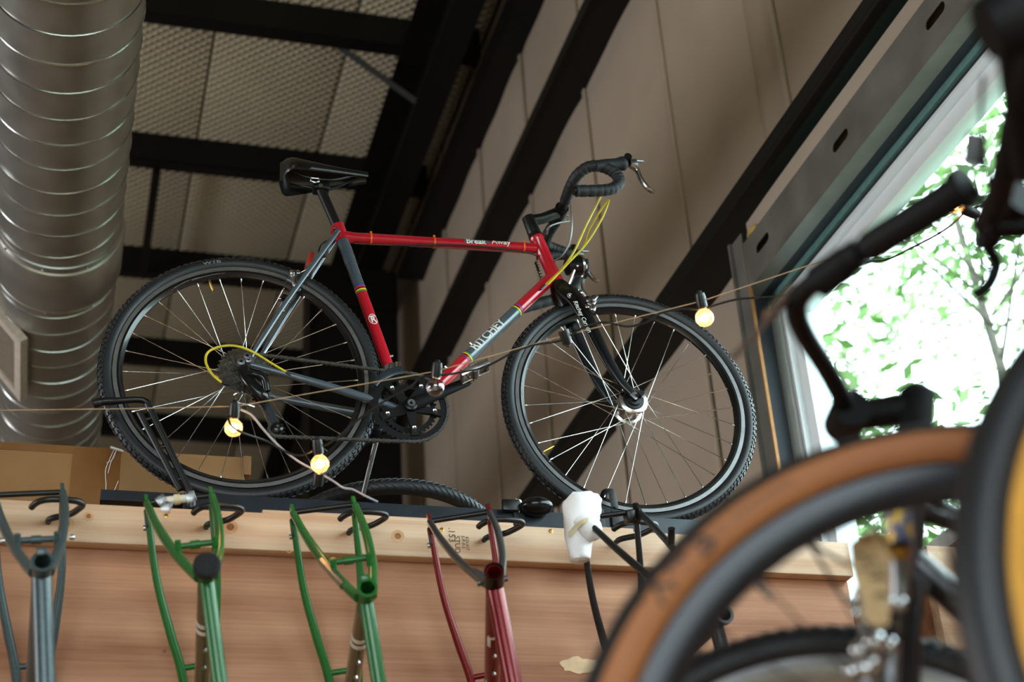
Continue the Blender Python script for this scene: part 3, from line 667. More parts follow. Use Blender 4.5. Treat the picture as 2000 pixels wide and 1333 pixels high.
for i in range(n):
    a_, b_ = ring[i], ring[(i + 1) % n]; k.add([stp(*a_), stp(*b_), stp(b_[0] * 0.87, b_[1] * 0.85), stp(a_[0] * 0.87, a_[1] * 0.85)], [[0, 1, 2, 3]])
vs, fs = text_geo('R', 0.023, 0.03, cut=0.003); mx_, my_ = max(v.x for v in vs) / 2, max(v.y for v in vs) / 2
k.add([stp((v.y - my_) - 0.001, v.x - mx_) for v in vs], fs)
for (x0, x1, y0, y1) in ((0.0072, 0.0102, -0.009, 0.009), (-0.004, 0.009, -0.0055, -0.003)):
    k.add([stp(x0, y0), stp(x1, y0), stp(x1, (y0 + y1) / 2), stp(x1, y1), stp(x0, y1), stp(x0, (y0 + y1) / 2)], [[0, 1, 2, 3, 4, 5]])
k.build('seat_tube_badge', WHITE, fr, fix=False)
# fork -------------------------------------------------------------------
fk = part('fork', bike); sa = (HTb - HTt).normalized()
CR = bk(1098, 572); MB().tube([HTb + sa * 0.004, HTb + sa * 0.012, CR + sa * 0.01, CR + sa * 0.05], [0.0215, 0.026, 0.035, 0.033], 24, flat=1.0).build('crown', CARB, fk)
for s in (1, -1):
    p0 = CR + V((0.012, -0.02, 0.030 * s)); pts = [CR + V((0.004, 0.0, 0.018 * s)), p0 + V((0.012, -0.025, 0.008 * s)), V((0.906, 0.235, 0.047 * s)), V((0.945, 0.125, 0.050 * s)), V((0.985, 0.045, 0.050 * s)), V((1.012, 0.010, 0.050 * s))]
    P_ = spline(pts, 6); MB().tube(P_, [0.0305 - 0.020 * (i / (len(P_) - 1)) ** 0.85 for i in range(len(P_))], 18, flat=0.50, up=(0.94, 0.34, 0)).build('fork_blade', CARB, fk)
    MB().box((1.0185, 0.004, 0.050 * s), (0.022, 0.020, 0.007), Matrix.Rotation(-0.8, 3, 'Z'), b=0.002).build('fork_tip', DULL, fk)
k = MB(); A_, B_ = bk(1122, 590, 0.055), bk(1164, 678, 0.061); tube_text(k, 'Ritchey Carbon', 0.0165, A_ + V((0, 0, -0.0180)), B_ + V((0, 0, -0.0155)), 0.0172, 0.0, 0.0, bold=0.004, wide=1.0, eps=0.003); k.build('lettering', WHITE, fk, fix=False)
c = bk(1113, 578, 0.046); k = MB().rev([(0.0066, 0), (0.0074, 0), (0.0074, 0.0006), (0.0066, 0.0006)], c, Z3, 28)
vs, fs = text_geo('R', 0.011, 0.02); k.add([c + V((v.x - 0.0035, v.y - 0.0038, 0.0006)) for v in vs], fs); k.build('fork_badge', WHITE, fk, fix=False)
MB().tube([HTt - sa * 0.004, HTt - sa * 0.016], [0.0215, 0.019], 24).build('headset_upper', BLACK, fk)
MB().tube([HTb, HTb + sa * 0.010], [0.0205, 0.0225], 24).build('headset_lower', BLACK, fk)
# stem, bar, controls -----------------------------------------------------
ST0 = bk(1036, 436); CL = V((0.8746, 0.6195, 0))
stm = part('stem', bike)
MB().tube([HTt - sa * 0.012, HTt - sa * 0.020, ST0 - sa * 0.006 + V((0, 0.0, 0)), ST0 - sa * 0.020], [0.0175, 0.019, 0.0185, 0.0175], 22).build('steerer_clamp', BLACK, stm)
MB().tube([ST0 - sa * 0.008, lerp(ST0, CL, 0.4), CL], [0.0165, 0.0155, 0.0165], 20).build('stem_body', BLACK, stm)
MB().tube([CL + V((0, 0, -0.022)), CL + V((0, 0, 0.022))], 0.0195, 22).build('bar_clamp', BLACK, stm)
for z_ in (-0.012, 0.012): MB().tube([CL + V((0.016, -0.018, z_)), CL + V((0.020, -0.022, z_))], 0.0035, 8).build('clamp_bolt', SILVER, stm)
hb = part('handlebar', bike)
top = [CL + V((0, 0, z_)) for z_ in (-0.17, -0.1, 0, 0.1)] 
MB().tube([CL + V((0, 0, -0.09)), CL + V((0, 0, 0.09))], 0.0135, 18).build('bar_centre', BLACK, hb)
near = [CL + V((0, 0, 0.055)), CL + V((-0.004, 0, 0.12)), V((0.878, 0.628, 0.165)), V((0.905, 0.642, 0.188)), V((0.94, 0.640, 0.197)), V((0.975, 0.620, 0.20)), V((0.983, 0.592, 0.20)), V((0.962, 0.566, 0.20)), V((0.92, 0.553, 0.20)), V((0.855, 0.543, 0.20))]
far = [CL + V((0, 0, -0.055)), CL + V((-0.004, 0, -0.12)), V((0.878, 0.622, -0.165)), V((0.905, 0.628, -0.188)), V((0.95, 0.618, -0.197)), V((0.985, 0.585, -0.20)), V((0.985, 0.53, -0.20)), V((0.945, 0.475, -0.20)), V((0.87, 0.440, -0.20)), V((0.785, 0.405, -0.20))]
for P_ in (near, far):
    S_ = spline(P_, 14); n = len(S_)
    MB().tube(S_, [0.0158 + (0.0009 if i % 5 < 4 else -0.0006) for i in range(n)], 16).build('bar_tape', TAPEB, hb, sharp=60)
    e_ = P_[-1]; MB().tube([e_, e_ + (P_[-1] - P_[-2]).normalized() * 0.006], 0.0125, 14).build('bar_plug', BLACK, hb)
def brifter(o, s, name):
    b_ = part(name, bike); w_ = 0.2 * s
    P_ = spline([o + V((-0.035, 0.0, 0)), o + V((0.0, 0.010, 0)), o + V((0.035, 0.018, 0)), o + V((0.060, 0.024, 0))], 6)
    MB().tube(P_, [0.0165, 0.0168, 0.017, 0.0172, 0.0175, 0.0175, 0.0175, 0.0172, 0.017, 0.017, 0.0172, 0.018, 0.019, 0.0205, 0.0215, 0.021, 0.019, 0.015, 0.008][:len(P_)], 18, flat=0.85).build('hood', TAPEB, b_)
    q = o + V((0.070, 0.020, 0))
    MB().tube([q + V((-0.012, 0.016, -0.014)), q + V((-0.012, 0.016, 0.016))], 0.011, 16).build('pivot_cap', BLACK, b_)
    MB().box(q + V((0.006, 0.004, 0)), (0.022, 0.020, 0.024), Matrix.Rotation(0.2, 3, 'Z'), b=0.004).build('shift_block', DULL, b_)
    MB().tube([q + V((0.012, 0.012, 0.004)), q + V((0.036, 0.014, 0.004))], [0.005, 0.0035], 8).build('shift_paddle', DULL, b_)
    MB().tube(spline([q + V((0.0, -0.002, 0)), q + V((0.016, -0.018, 0)), q + V((0.024, -0.050, 0.002)), q + V((0.040, -0.080, 0.004)), q + V((0.058, -0.092, 0.005))], 6), [0.008, 0.0078, 0.0076, 0.0072, 0.007, 0.0068, 0.0066, 0.0064, 0.0062, 0.006, 0.006, 0.006, 0.006, 0.006, 0.0062, 0.0064, 0.0064, 0.0064, 0.0063, 0.0062, 0.0062, 0.0058, 0.0052, 0.0045, 0.0035], 10, flat=1.4).build('brake_lever', SILVER, b_)
    return b_
brifter(V((0.955, 0.637, 0.2)), 1, 'shift_brake_lever'); brifter(V((0.915, 0.600, -0.2)), -1, 'shift_brake_lever')
# cables
def cable(pts, r, m, name, par=bike, n=8, k=8): return MB().tube(spline(pts, k), r, n).build(name, m, par)
cable([bk(1114, 400, 0.10), bk(1117, 440, 0.09), bk(1112, 475, 0.07), bk(1098, 500, 0.05), bk(1080, 511, 0.03)], 0.0026, DULL, 'cable_housing')
cable([bk(1112, 432, 0.04), bk(1090, 436, 0.05), bk(1072, 444, 0.05), bk(1068, 458, 0.03)], 0.0026, DULL, 'cable_housing')
cable([bk(1173, 385, 0.12), bk(1145, 440, 0.10), bk(1122, 490, 0.07), bk(1098, 525, 0.05), bk(1066, 556, 0.03)], 0.0030, YEL, 'yellow_housing')
cable([bk(1140, 482, -0.02), bk(1150, 450, 0.04), bk(1172, 412, 0.09), bk(1186, 393, 0.11), bk(1188, 396, 0.12), bk(1175, 428, 0.11), bk(1145, 476, 0.08), bk(1110, 514, 0.06), bk(1070, 556, 0.04)], 0.0030, YEL, 'yellow_housing')
cable([bk(1066, 556, 0.02), bk(1056, 566, 0.02)], 0.0034, BLACK, 'cable_ferrule')
cable([bk(433, 748, 0.075), bk(414, 731, 0.075), bk(402, 708, 0.075), bk(406, 689, 0.075), bk(428, 678, 0.075), bk(458, 676, 0.078), bk(490, 686, 0.08), bk(530, 710, 0.075), bk(560, 728, 0.07)], 0.0032, YEL, 'yellow_housing')
cable([bk(558, 727, 0.07), bk(568, 733, 0.068)], 0.0036, BLACK, 'cable_ferrule'); cable([bk(433, 748, 0.075), bk(448, 752, 0.07)], 0.0036, BLACK, 'cable_ferrule')
cable([TTr + V((0.02, -0.022, 0.006)), lerp(TTr, TTf, 0.5) + V((0, -0.020, 0.008)), TTf + V((-0.02, -0.020, 0.008))], 0.0012, SILVER, 'brake_cable', n=6)
cable([TTr + V((0.12, -0.019, 0.010)), lerp(TTr, TTf, 0.55) + V((0, -0.013, 0.013)), lerp(TTr, TTf, 0.8) + V((0, -0.015, 0.012)), TTf + V((-0.01, -0.026, 0.008)), TTf + V((0.006, -0.03, -0.01))], 0.0022, BLACK, 'lamp_wire')
cable([bk(1046, 512, 0.01), bk(1052, 528, -0.01)], 0.002, BLACK, 'lamp_wire')
k = MB(); cc = [lerp(bk(1046, 512, -0.012), bk(1058, 545, -0.012), i / 40) + V((math.cos(i * 0.9) * 0.004, 0, math.sin(i * 0.9) * 0.004)) for i in range(41)]; k.tube(cc, 0.0014, 5).build('coiled_wire', BLACK, bike)
cable([bk(640, 470, 0.0), bk(628, 478, -0.01), bk(622, 492, -0.01)], 0.0024, BLACK, 'cable_housing')
for px in (724, 847, 1020):
    q = (bk(px, 470) - TTr).dot((TTf - TTr).normalized()); c = TTr + (TTf - TTr).normalized() * q
    k = MB().rev([(0.0152, -0.0022), (0.0166, -0.0022), (0.0166, 0.0022), (0.0152, 0.0022)], c, TTf - TTr, 24); k.box(c + V((0, 0.016, 0.006)), (0.006, 0.006, 0.006)); k.build('zip_tie', ORG, bike)
# saddle ------------------------------------------------------------------
SPt = bk(627, 372); sp_ = part('seat_post', bike)
MB().tube([lerp(BB, STt, 0.98), SPt], 0.0136, 18).build('post', BLACK, sp_); MB().box(SPt + V((0.0, 0.006, 0)), (0.045, 0.024, 0.04), b=0.006).build('saddle_clamp', BLACK, sp_)
MB().tube([SPt + V((-0.004, 0.0, 0.018)), SPt + V((-0.004, 0.0, 0.023))], 0.006, 14).build('clamp_bolt', SILVER, sp_)
sad = part('saddle', bike); k = MB(); n = 18; sec = []
rear, nose = bk(546, 352).x, bk(717, 340).x; zt_ = bk(660, 337).y; BLK2 = mat('saddle_leather', (8, 8, 9), 0.35, 0, bump=(150, 0.05), coat=0.1)
for i in range(n + 1):
    t = i / n; u_ = rear + (nose - rear) * t
    hw = 0.074 * (1 - t) ** 1.0 * (1 if t > 0.12 else (t / 0.12) ** 0.4) + 0.019 * t ** 0.7; hw = max(hw, 0.012)
    dp = 0.050 * (1 - t) ** 1.4 + 0.018; vt = zt_ + 0.012 * (1 - t) ** 2 + 0.006 * t ** 4; ring = []
    for j in range(14):
        a = PI * j / 13; ring.append(V((u_, vt - dp * (1 - math.sin(a)) ** 1.3, hw * math.cos(a) * (1.0 if t > 0.03 else 0.6))))
    for j in range(14):
        a = PI * (13 - j) / 13; ring.append(V((u_, vt - 0.006 - (dp - 0.002) * (1 - math.sin(a)) ** 1.3, hw * 0.9 * math.cos(a) * (1.0 if t > 0.03 else 0.6))))
    sec.append(ring)
for rg in sec: k.v += rg
m_ = 28
for i in range(n):
    for j in range(m_): k.f.append([i * m_ + j, i * m_ + (j + 1) % m_, (i + 1) * m_ + (j + 1) % m_, (i + 1) * m_ + j])
k.f.append(list(range(m_))[::-1]); k.f.append([n * m_ + j for j in range(m_)]); k.build('saddle_cover', BLK2, sad, sharp=60)
for s in (1, -1):
    MB().tube(spline([V((rear + 0.03, zt_ - 0.035, 0.03 * s)), V((rear + 0.07, zt_ - 0.045, 0.022 * s)), V((rear + 0.14, zt_ - 0.045, 0.022 * s)), V((nose - 0.03, zt_ - 0.008, 0.010 * s))], 6), 0.0035, 8).build('saddle_rail', BLACK, sad)
c = bk(615, 352, 0.05); k = MB(); P_ = [c + V((-0.011, 0.006, 0)), c + V((-0.010, -0.003, 0)), c + V((0, -0.008, 0)), c + V((0.010, -0.003, 0)), c + V((0.011, 0.006, 0))]
k.tube(spline(P_, 5), 0.0024, 8); k.tube([P_[0], P_[-1]], 0.0022, 8); k.build('saddle_badge', SILVER, sad)
# crankset and chain ---------------------------------------------------------
ck = part('crankset', bike); WR = 0.046
k = MB(); sprocket(k, 0.0985, 48, WR - 0.0015, 0.003, 0.080, BB); k.build('outer_chainring', BLACK, ck)
k = MB(); sprocket(k, 0.0700, 36, WR - 0.010, 0.0025, 0.056, BB); k.build('inner_chainring', BLACK, ck)
ca = bk(938, 735, 0.075) - BB; ca.z = 0; ang = math.atan2(ca.y, ca.x); cl = 0.1725
for i in range(5):
    a = ang + math.radians(36) + i * 2 * PI / 5; e = V((math.cos(a), math.sin(a), 0)); t_ = V((-e.y, e.x, 0))
    k = MB(); k.prism([(0.015, -0.013), (0.060, -0.008), (0.083, -0.010), (0.083, 0.010), (0.060, 0.008), (0.015, 0.013)], BB + V((0, 0, WR - 0.004)), e, t_, (0, 0, 0.010)); k.build('spider_arm', BLACK, ck)
    c = BB + e * 0.064 + V((0, 0, WR + 0.006)); MB().rev([(0.0024, 0), (0.0058, 0), (0.0058, 0.004), (0.0024, 0.003)], c, Z3, 16).build('chainring_bolt', SILVER, ck)
    for da in (-0.32, 0.32):
        a2 = a + da; c2 = BB + V((math.cos(a2), math.sin(a2), 0)) * 0.083; 
e = V((math.cos(ang), math.sin(ang), 0)); t_ = V((-e.y, e.x, 0))
for s, nm in ((1, 'crank_arm'), (-1, 'crank_arm')):
    ee = e * s; zz = 0.058 if s > 0 else -0.058; E_ = BB + ee * cl + V((0, 0, zz + 0.012 * s))
    MB().tube([BB + V((0, 0, zz * 0.86)), BB + ee * 0.02 + V((0, 0, zz)), BB + ee * 0.09 + V((0, 0, zz + 0.004 * s)), E_ - ee * 0.01, E_ + ee * 0.010], [0.019, 0.0185, 0.0145, 0.0125, 0.006], 16, flat=0.62, up=(-ee.y, ee.x, 0)).build(nm, MATTE, ck)
    MB().lathe([(0.017, -0.008), (0.017, 0.006), (0.010, 0.008)], BB + V((0, 0, zz * 1.02)), (0, 0, s), 20).build('crank_boss', CARB, ck)
    MB().rev([(0.004, 0.0), (0.010, 0.0), (0.010, 0.004), (0.0065, 0.004), (0.0065, 0.002), (0.004, 0.002)], BB + V((0, 0, zz + 0.008 * s)), (0, 0, s), 20).build('crank_bolt', DULL, ck)
    pe = E_ + V((0, 0, 0.012 * s)); pd = part('pedal', bike)
    MB().lathe([(0.010, -0.008), (0.010, 0.004), (0.007, 0.008), (0.006, 0.06)], pe, (0, 0, s), 14).build('spindle', SILVER, pd)
    pu, pv = (V((0.87, 0.42, 0.25)), V((-0.42, 0.87, 0))) if s > 0 else (V((0.3, 0.95, 0)), V((-0.95, 0.3, 0)))
    pu = pu.normalized(); pv = (pv - pu * pv.dot(pu)).normalized(); pw = pu.cross(pv); C_ = pe + V((0, 0, 0.035 * s))
    for w_ in (-0.026, 0.026):
        Mx = Matrix((pu, pv, pw)).transposed(); MB().box(C_ + pw * w_ * s, (0.078, 0.016, 0.004), Mx, b=0.0015).build('cage_plate', SILVER, pd)
        kk = MB()
        for i in range(9): kk.box(C_ + pw * w_ * s + pu * (-0.034 + 0.0085 * i) + pv * (0.009 if s else 0), (0.004, 0.004, 0.004), Mx)
        kk.build('cage_teeth', SILVER, pd)
    for q in (-0.036, 0.036): MB().box(C_ + pu * q, (0.006, 0.014, 0.054), Matrix((pu, pv, pw)).transposed(), b=0.0015).build('cage_end', DULL, pd)
    MB().tube([C_ - pw * 0.024, C_ + pw * 0.024], 0.012, 14).build('pedal_body', DULL, pd)
    MB().box(C_ + pv * 0.012, (0.040, 0.008, 0.030), Matrix((pu, pv, pw)).transposed(), b=0.003).build('clip_block', SILVER, pd)
k = MB(); tube_text(k, 'RC', 0.017, BB + V((0, 0, 0.0)), BB + e, 0.068, 0.045, 0.0, shear=0.2); k.build('lettering', mat('grey_print', (150, 150, 150), 0.6), ck, fix=False)
# chain path: cassette top -> chainring -> bottom run -> derailleur
def circ(c, r, a0, a1, n): return [V(c) + V((math.cos(math.radians(a0 + (a1 - a0) * i / n)) * r, math.sin(math.radians(a0 + (a1 - a0) * i / n)) * r, 0)) for i in range(n + 1)]
PU, PL = bk(508, 775, 0.045), bk(541, 838, 0.046); PU.z = PL.z = 0.043
sR = 0.041; path = circ((0, 0, 0.043), sR, 250, 94, 14) + circ(BB + V((0, 0, WR)), 0.0985, 99, -88, 30) + circ(PL, 0.020, 268, 150, 6) + circ(PU, 0.019, -40, 30, 5)
P_ = []; ln = [0]
for i in range(len(path)):
    ln.append(ln[-1] + (path[(i + 1) % len(path)] - path[i]).length)
def on_path(s_):
    s_ %= ln[-1]
    for i in range(len(path)):
        if ln[i] <= s_ <= ln[i + 1]: return lerp(path[i], path[(i + 1) % len(path)], (s_ - ln[i]) / max(1e-9, ln[i + 1] - ln[i]))
ch = part('chain', bike)
def link_mesh(outer):
    k = MB(); w_ = 0.0034 if outer else 0.0022
    for s in (-1, 1):
        pr = [(math.cos(t) * 0.0044 + (0.00635 if math.cos(t) > 0.2 else -0.00635 if math.cos(t) < -0.2 else 0), math.sin(t) * (0.0044 if abs(math.cos(t)) > 0.2 else 0.0030)) for t in [2 * PI * i / 20 for i in range(20)]]
        k.prism(pr, (0, 0, s * w_ - 0.0005), (1, 0, 0), (0, 1, 0), (0, 0, 0.001))
    for s in (-1, 1): k.tube([(s * 0.00635, 0, -0.0046), (s * 0.00635, 0, 0.0046)], 0.0022 if outer else 0.0036, 8)
    return k.mesh('chain_link', CHAINM)
lm_ = (link_mesh(True), link_mesh(False)); N = int(ln[-1] / 0.0127) // 2 * 2; st_ = ln[-1] / N
for i in range(N):
    a, b = on_path(i * st_), on_path((i + 1) * st_); d = (b - a).normalized(); c = (a + b) / 2; yy = Z3.cross(d).normalized(); zz = d.cross(yy)
    inst('chain_link', lm_[i % 2], ch, Matrix(((d.x, yy.x, zz.x, c.x), (d.y, yy.y, zz.y, c.y), (d.z, yy.z, zz.z, c.z), (0, 0, 0, 1))))
rd = part('rear_derailleur', bike); RDM = mat('derailleur_grey', (70, 76, 84), 0.3, 0.7); GLOSS = mat('gloss_black_alloy', (22, 22, 24), 0.2, 0.3)
for c in (PU, PL):
    k = MB(); sprocket(k, 0.0185, 11, c.z - 0.002, 0.004, 0.006, V((c.x, c.y, 0))); k.build('jockey_wheel', BLACK, rd)
for w_ in (-0.007, 0.007):
    MB().tube([PU + V((0, 0.006, w_)), lerp(PU, PL, 0.5) + V((0.006, 0, w_)), PL + V((0.002, -0.006, w_))], [0.011, 0.007, 0.012], 12, flat=0.2, up=(1, 0.4, 0)).build('cage_plate', RDM, rd)
MB().lathe([(0.014, 0), (0.014, 0.006), (0.010, 0.009)], PL + V((0, 0, 0.006)), Z3, 18).build('jockey_cover', GLOSS, rd)
MB().tube([PL + V((0, 0, 0.012)), PL + V((0, 0, 0.018))], 0.004, 8).build('jockey_bolt', SILVER, rd)
a_, b_ = bk(487, 724, 0.082), bk(515, 768, 0.085)
MB().tube(spline([bk(474, 716, 0.078), bk(480, 735, 0.082), bk(492, 752, 0.086), bk(512, 772, 0.084), bk(518, 782, 0.07)], 5), [0.011] + [0.015] * 12 + [0.016] * 7 + [0.013], 14, flat=0.7).build('link_body', GLOSS, rd)
MB().tube(spline([bk(478, 730, 0.086), bk(495, 731, 0.094), bk(515, 740, 0.094), bk(521, 765, 0.088)], 5), [0.008] * 8 + [0.010] * 8, 12).build('outer_link', GLOSS, rd)
for (px, py, r_) in ((470, 711, 0.010), (482, 700, 0.010), (484, 707, 0.0085), (486, 747, 0.005)):
    c = bk(px, py, 0.072); MB().rev([(0.003, 0), (r_, 0), (r_ * 0.95, 0.012), (0.004, 0.013), (0.003, 0.008)], c, Z3, 18).build('pivot_bolt', DULL, rd)
MB().tube(spline([bk(478, 765, 0.02), bk(458, 772, 0.0), bk(462, 786, -0.03), bk(480, 790, -0.05), bk(495, 795, -0.075)], 5), 0.0035, 8).build('quick_release_lever', SILVER, bike)
fd = part('front_derailleur', bike); c = bk(765, 712, 0.045)
k = MB(); arcp = [BB + V((math.cos(math.radians(a)) * r_, math.sin(math.radians(a)) * r_, 0)) for r_ in (0.104,) for a in range(100, 151, 5)]
k.tube([p_ + V((0, 0, 0.054)) for p_ in arcp], [0.0115] * 3 + [0.011] * 4 + [0.007] * 4, 8, flat=0.15, up=(0, 1, 0)); k.tube([p_ + V((0, 0, 0.036)) for p_ in arcp], 0.008, 8, flat=0.15, up=(0, 1, 0)); k.build('cage', RDM, fd)
q = lerp(BB, STt, 0.24); MB().rev([(0.0150, -0.006), (0.0175, -0.006), (0.0175, 0.006), (0.0150, 0.006)], q, sd, 20).build('clamp_band', DULL, fd)
MB().box(q + V((0.004, -0.012, 0.026)), (0.020, 0.026, 0.018), b=0.004).build('link', DULL, fd); MB().box(q + V((0.014, -0.018, 0.042)), (0.014, 0.03, 0.008), b=0.002).build('arm', SILVER, fd)
# brakes ------------------------------------------------------------------
def canti(name, pts_boxes):
    b_ = part(name, bike)
    for (px, py, w_, sx, sy, sz, rot) in pts_boxes: MB().box(bk(px, py, w_), (sx, sy, sz), Matrix.Rotation(rot, 3, 'Z'), b=min(sx, sy, sz) * 0.25).build('brake_arm_piece', SILVER, b_)
    return b_
rb = canti('rear_brake', ((574, 549, 0.045, 0.016, 0.040, 0.012, 0.35), (570, 534, 0.05, 0.014, 0.012, 0.016, 0.2), (582, 533, 0.045, 0.010, 0.012, 0.012, 0.0), (603, 524, 0.0, 0.014, 0.016, 0.02, 0.3), (553, 590, -0.04, 0.016, 0.045, 0.012, -0.2), (550, 607, -0.04, 0.014, 0.012, 0.012, 0.3), (548, 584, -0.045, 0.012, 0.010, 0.014, 0)))
MB().tube([bk(556, 553, 0.048), bk(584, 534, 0.045), bk(604, 523, 0.0), bk(624, 500, 0.0)], 0.0011, 6).build('straddle_cable', SILVER, rb)
k = MB(); q0, q1 = bk(574, 556, 0.045), bk(584, 567, 0.045); k.tube([lerp(q0, q1, i / 40) + V((math.cos(i) * 0.005, math.sin(i) * 0.005, math.cos(i * 1.0) * 0.002)) for i in range(41)], 0.0010, 5); k.build('return_spring', DULL, rb)
MB().lathe([(0.012, 0), (0.012, 0.014)], bk(632, 497, -0.006), Z3, 14).build('cable_hanger', DULL, rb)
MB().box(bk(604, 511, -0.03), (0.014, 0.052, 0.024), Matrix.Rotation(-0.25, 3, 'Z'), b=0.004).build('rear_lamp', mat('red_lamp_lens', (190, 52, 40), 0.25, coat=0.5), bike)
fb = canti('front_brake', ((1155, 592, 0.05, 0.022, 0.030, 0.016, -0.5), (1162, 583, 0.055, 0.010, 0.022, 0.010, -0.6), (1148, 600, 0.05, 0.020, 0.012, 0.014, 0.2), (1158, 602, 0.06, 0.016, 0.022, 0.012, -0.3), (1150, 586, 0.05, 0.024, 0.008, 0.010, 0.6), (1125, 567, -0.02, 0.012, 0.014, 0.016, 0.4), (1133, 571, -0.04, 0.012, 0.012, 0.010, 0)))
MB().tube([bk(1150, 607, 0.05), bk(1156, 590, 0.052), bk(1168, 580, 0.055)], 0.0012, 6).build('cable', SILVER, fb)
# head lamp
hl = part('head_lamp', bike); c = bk(1124, 520, 0.0)
MB().tube([c + V((-0.030, -0.006, 0)), c + V((-0.026, -0.005, 0)), c + V((0.006, 0, 0)), c + V((0.020, 0.002, 0)), c + V((0.024, 0.003, 0))], [0.016, 0.025, 0.029, 0.030, 0.026], 20).build('lamp_body', GLOSS, hl)
MB().tube([c + V((0.012, 0.002, 0)), c + V((0.018, 0.003, 0))], 0.0312, 22).build('lamp_ring', SILVER, hl)
MB().box(c + V((0.030, -0.006, 0.0)), (0.010, 0.05, 0.035), b=0.004).build('lamp_visor', RDM, hl)
MB().tube([c + V((-0.006, -0.014, 0.012)), bk(1110, 556, 0.01)], 0.005, 8).build('lamp_bracket', SILVER, hl); MB().sph(c + V((-0.002, -0.012, 0.016)), 0.009, 12).build('bracket_knuckle', SILVER, hl)
MB().tube(spline([bk(1138, 540, -0.06), bk(1137, 556, -0.06), bk(1140, 568, -0.06), bk(1146, 578, -0.06)], 5), 0.0055, 10, flat=0.5).build('lamp_stay', SILVER, hl)
# kickstand
kd = part('kickstand', bike); q0, q1 = bk(741, 835, -0.055), bk(709, 966, -0.16)
MB().tube([q0, q1], [0.0075, 0.006], 10).build('leg', DULL, kd); MB().box(bk(728, 832, -0.035), (0.055, 0.024, 0.035), Matrix.Rotation(-0.5, 3, 'Z'), b=0.003).build('mount_plate', RDM, kd)

# ------------------------------------------------------------------ roof-rack tray under the bicycle, spare tyre
TRAY = mat('rack_black_steel', (20, 24, 30), 0.35, 0.3, var=(18, (36, 42, 52), 0.25))
rk = thing('bike_rack_tray', 'black bicycle carrier tray lying along the shelf under the wheels', 'bike rack', (0.8, 3.38, 1.262))
ty0, ty1, tz = 3.325, 3.43, 1.466
m = MB(); m.span((0.235, ty0, tz - 0.085), (1.80, ty0 + 0.006, tz - 0.010)); m.span((0.235, ty1 - 0.006, tz - 0.085), (1.80, ty1, tz - 0.010)); m.span((0.235, ty0, tz - 0.085), (1.80, ty1, tz - 0.079)); m.span((0.05, ty0 + 0.02, tz - 0.03), (1.80, ty1 - 0.02, tz - 0.004)); m.build('channel', TRAY, rk)
for xx in (0.26, 0.78, 1.68): MB().span((xx, ty0 - 0.06, 1.262), (xx + 0.06, ty1 + 0.06, tz - 0.083), bev=0.004).build('foot', TRAY, rk)
for px in (1168, 1202, 1012):
    c = onY(px, 992, ty0 - 0.004); MB().box((c.x, ty0 - 0.006, tz - 0.04), (0.028, 0.006, 0.085), b=0.002).build('strap', TAPEB, rk)
c = onY(1190, 965, 3.36); MB().tube(spline([c + V((0, -0.03, -0.05)), c + V((-0.004, -0.022, 0.0)), c + V((-0.006, 0.02, 0.01)), c + V((0.0, 0.06, -0.03))], 5), 0.010, 8, flat=0.2, up=(1, 0, 0)).build('wheel_strap', TAPEB, rk)
c = onY(1048, 990, 3.30); MB().sph(c + V((0, 0, 0.0)), 0.042, 20, (1, 0.8, 0.55)).build('ratchet_knob', GLOSS, rk)
c = onY(998, 988, 3.31); MB().tube(spline([c + V((0.02, 0, -0.02)), c + V((0.024, 0, 0.012)), c + V((0.012, 0, 0.018))], 5), 0.004, 8).build('latch', SILVER, rk); MB().box(c, (0.045, 0.012, 0.03), b=0.003).build('latch_block', BLACK, rk)
# swing arm that hooks over the rear tyre
P = lambda px, py, y=3.30: onY(px, py, y)
arm = part('swing_arm', rk)
MB().tube([P(371, 962), P(293, 800)], 0.0085, 10).build('arm_tube', BLACK, arm); MB().tube([P(352, 958), P(272, 806)], 0.0075, 10).build('arm_tube', BLACK, arm)
for t in (0.15, 0.55, 0.9): MB().tube([lerp(P(352, 958), P(272, 806), t), lerp(P(371, 962), P(293, 800), t)], 0.005, 8).build('arm_rung', BLACK, arm)
MB().tube(spline([P(293, 800), P(286, 786), P(270, 781), P(235, 783), P(200, 785), P(182, 789)], 6), [0.0085] * 20 + [0.010] * 6 + [0.012] * 5, 10).build('hook_bar', BLACK, arm)
MB().tube([P(371, 962), P(374, 985), V((P(374, 985).x, ty0 + 0.03, tz - 0.04))], 0.010, 10).build('pivot', BLACK, arm)

tc = onY(748, 1100, 3.86); tl = math.radians(17)
ta = (V((1, 0, 0)), V((0, math.cos(tl), -math.sin(tl))), V((0, math.sin(tl), math.cos(tl))))
tag(MB().span((0.45, 3.50, 1.261), (1.15, 4.20, tc.z - 0.118), bev=0.003).build('flat_carton', CARD), 'low flat carton under the loose road tyre', 'box')
tyr = thing('spare_tyre', 'loose black road tyre lying on the shelf behind the carrier tray', 'tyre', tc, axes=ta)
MB().rev(arc(0.318, 0.021, -150, 150, 22), (0, 0, 0), Z3, 110, loop=False).build('casing', RUBBER, tyr)
k = MB()
for i in range(110):
    for s in (-1, 1):
        a = 2 * PI * i / 110; pts = []
        for j in range(5):
            ph = math.radians(s * (8 + 14 * j)); aa = a + 0.020 * j
            e = V((math.cos(aa), math.sin(aa), 0)); pts.append(e * (0.318 + 0.0213 * math.cos(ph)) + Z3 * (0.0213 * math.sin(ph)))
        k.tube(pts, 0.0016, 4)
tag(k.build('tread_sipes', RUBBER, tyr, fix=False), kind='stuff')

